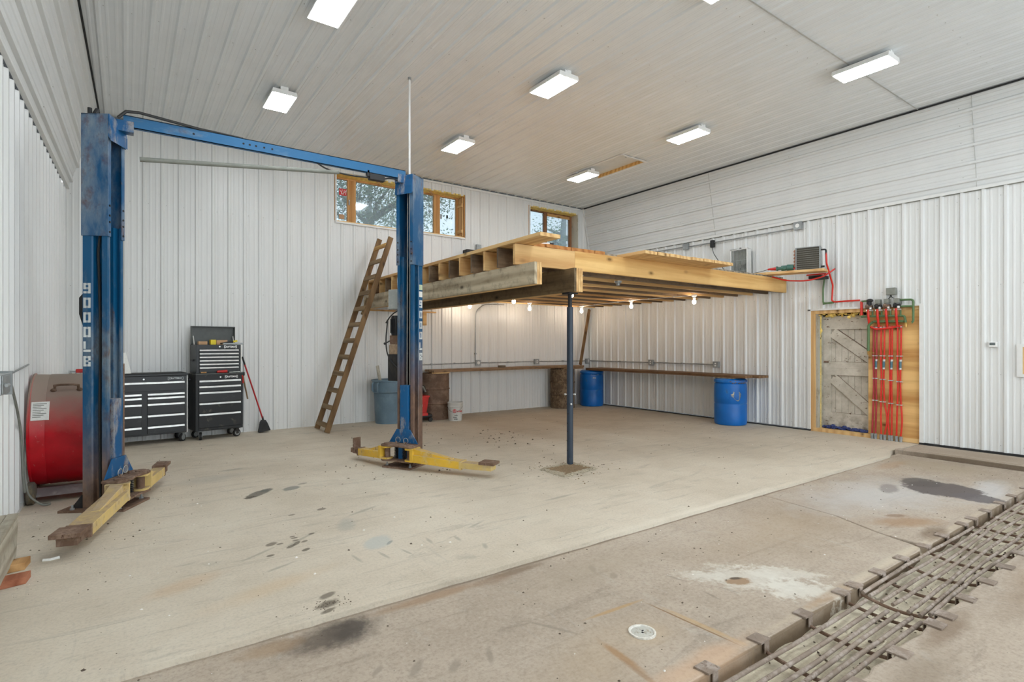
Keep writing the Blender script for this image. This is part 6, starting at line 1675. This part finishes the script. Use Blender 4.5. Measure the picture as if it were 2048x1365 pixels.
for i, y in enumerate(hy):
    b = MB()
    if i == 0:
        b.blob((xg - .02, y - .01, 2.205), .04, .05, .03, 10, 7); b.cyl((xg - .02, y, 2.12), (xg - .02, y, 2.2), .035, seg=12)
    else:
        b.box(xg - .06, xg + .02, y - .035, y + .035, 2.145, 2.215)
    wb(b, 'pump_head', M['pipe_gray' if i else 'black_steel'], man, bevel=.006)
    b = MB(); b.cyl((xg - .02, y - .045, 2.10), (xg - .02, y + .045, 2.10), .03, seg=12); b.blob((xg - .045, y + .02, 2.115), .03, .03, .03, 8, 6); wb(b, 'pump_body', M['rust' if i % 2 == 0 else 'black_steel'], man)
    b = MB(); b.cyl((xg - .02, y - .055, 2.045), (xg - .02, y + .04, 2.045), .014, seg=8); b.cyl((xg - .045, y - .03, 2.09), (xg - .055, y - .03, 2.06), .02, seg=8); wb(b, 'valve', M['chrome'], man)
    b = MB(); b.cyl((xg, y - .04, 2.05), (xg, y - .04, 1.95), .013, seg=8); wb(b, 'riser', M['green_pipe'], man)
    tube('feed_tube', 'red_pipe', [(xg - .03, y + .012, 2.06), (xg - .035, y + .006, 1.95), (xp, y + .012, 1.78)], .018)
lowx = [(3.762, 3.715), (3.635, 3.585), (3.520, 3.490), (3.425, 3.368)]
for i, (ya, yb) in enumerate(ys):
    for j, y in enumerate((ya, yb)):
        yl = lowx[i][j]
        bulge = {(1, 1): -.045, (3, 1): -.02, (2, 0): .025, (3, 0): .0}.get((i, j), 0)
        mt = 'red_pipe_dark' if (i == 0 and True) else 'red_pipe'
        tube('loop_tube', mt, [(xp + .015, y, 1.80), (xp + .01, y + .003, 1.3), (xp + .01, y + .0 + (.012 if j else -.006), .95), (xp + .01, y + .003, .60), (xp, (y + yl) / 2 + bulge, .32), (xp, yl, .09)], .0125 if i else .014, .25, 8)
        for z in (1.775, 1.325, .965 - .012 * i, .615 - .015 * i):
            b = MB(); b.box(xp - .006, xp + .04, y - .017, y + .017, z - .008, z + .008); wb(b, 'tube_clamp', M['chrome'], man)
        b = MB(); b.cyl((xp, yl, .0), (xp, yl, .085), .021, seg=12); b.cyl((xp, yl, .045), (xp, yl, .075), .025, seg=6); wb(b, 'floor_fitting', M['galv'], man)
    b = MB(); b.cyl((xp + .005, yb + .008, 1.14), (xp + .005, yb + .008, 1.24), .017, seg=10); wb(b, 'check_valve', plain('teal_valve', srgb(70, 108, 120), .4) if i == 0 else bpy.data.materials['teal_valve'], man)
    b = MB(); b.cyl((xp + .005, yb + .008, 1.115), (xp + .005, yb + .008, 1.14), .019, seg=8); b.cyl((xp + .005, yb + .002, 1.24), (xp + .005, yb + .002, 1.27), .019, seg=8); wb(b, 'valve_nut', M['chrome'], man)
b = MB(); b.cyl((xp + .01, 3.65, .60), (xp + .01, 3.68, .60), .015, seg=8); wb(b, 'bleed_valve', M['brass'], man)
t = thing('control_box', 'grey control box on the right wall above the manifold with black wires', 'electrical box', (XR - .06, 3.48, 2.33))
b = MB(); b.box(XR - .10, XR - .022, 3.42, 3.545, 2.275, 2.385); wb(b, 'box', M['pipe_gray'], t, bevel=.005)
b = MB(); b.tube([(XR - .06, 3.49, 2.275), (XR - .07, 3.50, 2.235), (XR - .08, 3.54, 2.19)], .008, 6); wb(b, 'wire', M['hose'], t)
b = MB(); b.tube([(XR - .06, 3.49, 2.275), (XR - .07, 3.47, 2.235), (XR - .08, 3.41, 2.20)], .006, 6); wb(b, 'wire', M['hose'], t)
t = thing('thermostat', 'small white thermostat with a grey display on the right wall', 'thermostat', (XR - .03, 2.276, 1.5))
b = MB(); b.box(XR - .045, XR - .002, 2.232, 2.322, 1.468, 1.538); wb(b, 'housing', M['white_paint'], t, bevel=.006)
b = MB(); b.box(XR - .047, XR - .044, 2.248, 2.308, 1.492, 1.53); wb(b, 'display', M['screen'], t)
# framed cut-out at the right edge of the picture
t = thing('wall_cutout', 'small framed opening at the right edge with raw wood showing', 'opening', (XR, 1.8, 1.28))
b = MB()
for y0, y1, z0, z1 in ((1.972, 2.03, 1.07, 1.51), (1.5, 1.972, 1.07, 1.11), (1.5, 1.972, 1.47, 1.51), (1.47, 1.5, 1.07, 1.51)): b.box(XR - .032, XR - .004, y0, y1, z0, z1)
wb(b, 'casing', M['trim'], t)
b = MB(); b.box(XR - .024, XR - .020, 1.5, 1.975, 1.11, 1.47); wb(b, 'back_board', M['plywood'], t)
b = MB(); b.box(XR - .026, XR - .01, 1.94, 1.972, 1.11, 1.47); b.cyl((XR - .03, 1.93, 1.2), (XR - .03, 1.7, 1.2), .012, seg=8); wb(b, 'stud', M['pine_z'], t)

# ---------------------------------------------------------------- pipe grates over the trench
def grate(label, x0, x1, ys_, cross, sagd, tabs=True, seed=1, zo=0.0, tail=(0, 0)):
    rr = random.Random(seed)
    t = thing('pipe_grate', label, 'grate', ((x0 + x1) / 2, 1.325, -.08))
    for i, y in enumerate(ys_):
        b = MB(); n = 12; pts = []
        o1, o2 = rr.uniform(-.012, .012), rr.uniform(-.012, .012)
        for k in range(n + 1):
            u = k / n; xx = x0 + (x1 - x0) * u + (rr.uniform(-.02, .02) if k in (0, n) else 0)
            pts.append((xx, y + o1 * (1 - u) + o2 * u + .01 * math.sin(u * 5 + i), -.052 + zo - sagd * math.sin(math.pi * min(1, max(0, (y - 1.1) / .44))) + rr.uniform(-.003, .003)))
        b.tube(pts, .0112, 10); wb(b, 'bar', M['rust_pipe'], t, smooth=True)
    for x in cross:
        b = MB(); n = 10; b.tube([(x, T2 + .005 + (T1 - T2 - .01) * k / n, -.078 + zo - sagd * math.sin(math.pi * k / n)) for k in range(n + 1)], .010, 8); wb(b, 'crossbar', M['rust'], t, smooth=True)
        for s, y in ((1, T1), (-1, T2)):
            b = MB(); ya, yb_ = (y - .012, y + .065) if s > 0 else (y - .075, y + .012)
            wv = rr.uniform(-.008, .008)
            b.hexa([(x - .045, ya, NS + .001), (x + .045, ya, NS + .001), (x + .045 + wv, yb_, NS + .001), (x - .045 + wv, yb_, NS + .001), (x - .045, ya, NS + .010), (x + .045, ya, NS + .010), (x + .045 + wv, yb_, NS + .010), (x - .045 + wv, yb_, NS + .010)])
            yy = y - s * .012; b.box(x - .02, x + .02, min(yy, yy - s * .006), max(yy, yy - s * .006), NS - .05, NS + .002)
            wb(b, 'rest_tab', M['rust_pipe'], t)
    return t
grate('nearest pipe grate over the trench, six rusty bars with wide gaps', 1.1, 3.66, [1.455, 1.395, 1.335, 1.275, 1.215, 1.16], [1.35, 1.79, 2.24, 2.68, 3.13, 3.60], .018, seed=2)
grate('middle pipe grate over the trench, bars ending at the sagging cross rod', 3.75, 5.86, [1.505, 1.45, 1.395, 1.335, 1.275, 1.215, 1.16], [3.77, 4.12, 4.52, 4.93, 5.33, 5.80], .03, seed=3, zo=.012)
grate('far pipe grate over the trench at the right edge, beyond the bent joint', 5.90, 9.3, [1.47, 1.41, 1.35, 1.29, 1.23, 1.17], [6.05, 6.45, 6.88, 7.3, 7.8, 8.3], .02, seed=4)

t = thing('floor_drain_cover', 'round whitish drain cover set in the near slab beside the trench', 'drain cover', (2.235, 1.955, NS))
b = MB(); b.lathe([(.058, -.002), (.072, -.002), (.072, .009), (.062, .009), (.058, .003)], seg=32, cap=False); b.build('ring', plain('pale_ring', srgb(206, 202, 192), .7, var=.25, sc=60), t, smooth=True)
b = MB(); b.lathe([(0, .004), (.057, .004)], seg=32, cap=False); b.build('lid', worn('whitish_lid', srgb(196, 194, 184), srgb(160, 150, 130), srgb(60, 52, 44), .5, .6, 40, .7), t)
b = MB()
b.blob((.012, .008, .004), .009, .005, .003, 8, 4, .2); b.blob((-.002, -.004, .004), .006, .008, .003, 8, 4, .2)
b.build('lifting_hole', M['black_steel'], t)

# grit, chips and mud crumbs on the slabs
b = MB(); rr = random.Random(11)
def crumb(x, y, s, m, z=0.0):
    b.m = m
    c = Vector((x, y, z)); pts = [c + Vector((rr.uniform(-1, 1) * s, rr.uniform(-1, 1) * s, 0)) for _ in range(4)]
    top = c + Vector((0, 0, s * rr.uniform(.4, .9)))
    vs = [b.b.verts.new(c + Vector((s * math.cos(a) * rr.uniform(.6, 1.3), s * math.sin(a) * rr.uniform(.6, 1.3), .0))) for a in (0, 1.3, 2.6, 3.9, 5.2)]
    tv = b.b.verts.new(top)
    for i in range(5): b._f([vs[i], vs[(i + 1) % 5], tv])
def clear(x, y):
    for cx_, cy_, r_ in ((-.1, 6.3, .55), (2.85, 6.3, .5), (5.135, 9.95, .32), (8.52, 9.92, .32), (9.39, 9.83, .32), (9.34, 6.01, .32), (4.13, 9.93, .33), (5.33, 9.46, .18), (4.68, 9.75, .32), (-.47, 7.27, .75)):
        if (x - cx_) ** 2 + (y - cy_) ** 2 < r_ * r_: return False
    return not (y > 9.6 and x < 2.9)
for i in range(620):
    x, y = rr.uniform(-.7, 9.2), rr.uniform(3.06, 10.1)
    if not clear(x, y): continue
    crumb(x, y, rr.choice((.003, .004, .005, .006, .008, .011)), rr.choice((0, 0, 0, 0, 0, 0, 1)))
for i in range(70): crumb(rr.gauss(4.6, .8), rr.gauss(7.2, .6), rr.choice((.006, .008, .012, .018)), 0)
for i in range(160): crumb(rr.gauss(4.35, .22), rr.gauss(4.95, .22), rr.choice((.005, .008, .012)), rr.choice((0, 2)))
for i in range(260): crumb(rr.uniform(-.6, 8.4), rr.uniform(1.6, 3.02), rr.choice((.003, .004, .006, .008)), rr.choice((0, 0, 0, 0, 1)), NS)
for i in range(60): crumb(rr.gauss(.95, .07), rr.gauss(3.18, .035), rr.choice((.0025, .004, .005)), 0)
for i in range(120): crumb(rr.uniform(-.6, .6), rr.uniform(4.2, 7.0), rr.choice((.003, .004, .007)), rr.choice((1, 0, 0)))
for i in range(140):
    x, y = rr.gauss(2.85, .35), rr.gauss(6.2, .35)
    if clear(x, y): crumb(x, y, rr.choice((.005, .009, .014)), 0)
for i in range(900):
    x, y = rr.uniform(1.6, 8.4), rr.uniform(T2 + .02, T1 - .01)
    crumb(x, y, rr.choice((.004, .006, .009, .013)), rr.choice((0, 0, 3)), -.131)
o = b.build('debris', [plain('dark_crumbs', srgb(86, 74, 62), .9), plain('white_chips', srgb(226, 222, 214), .8), M['dirt'], plain('trench_crumbs', srgb(120, 108, 86), .9)], kind='stuff')
setp(o, 'mud crumbs and white chips scattered over the concrete floor', 'debris')
t = thing('paper_scrap', 'white scrap lying on the floor near the wooden platform', 'scrap', (-.42, 5.1, 0))
b = MB(); b.tube([(-.47, 4.95, .006), (-.43, 4.94, .004), (-.38, 4.95, .008)], .012, 6); wb(b, 'scrap', M['paper'], t)
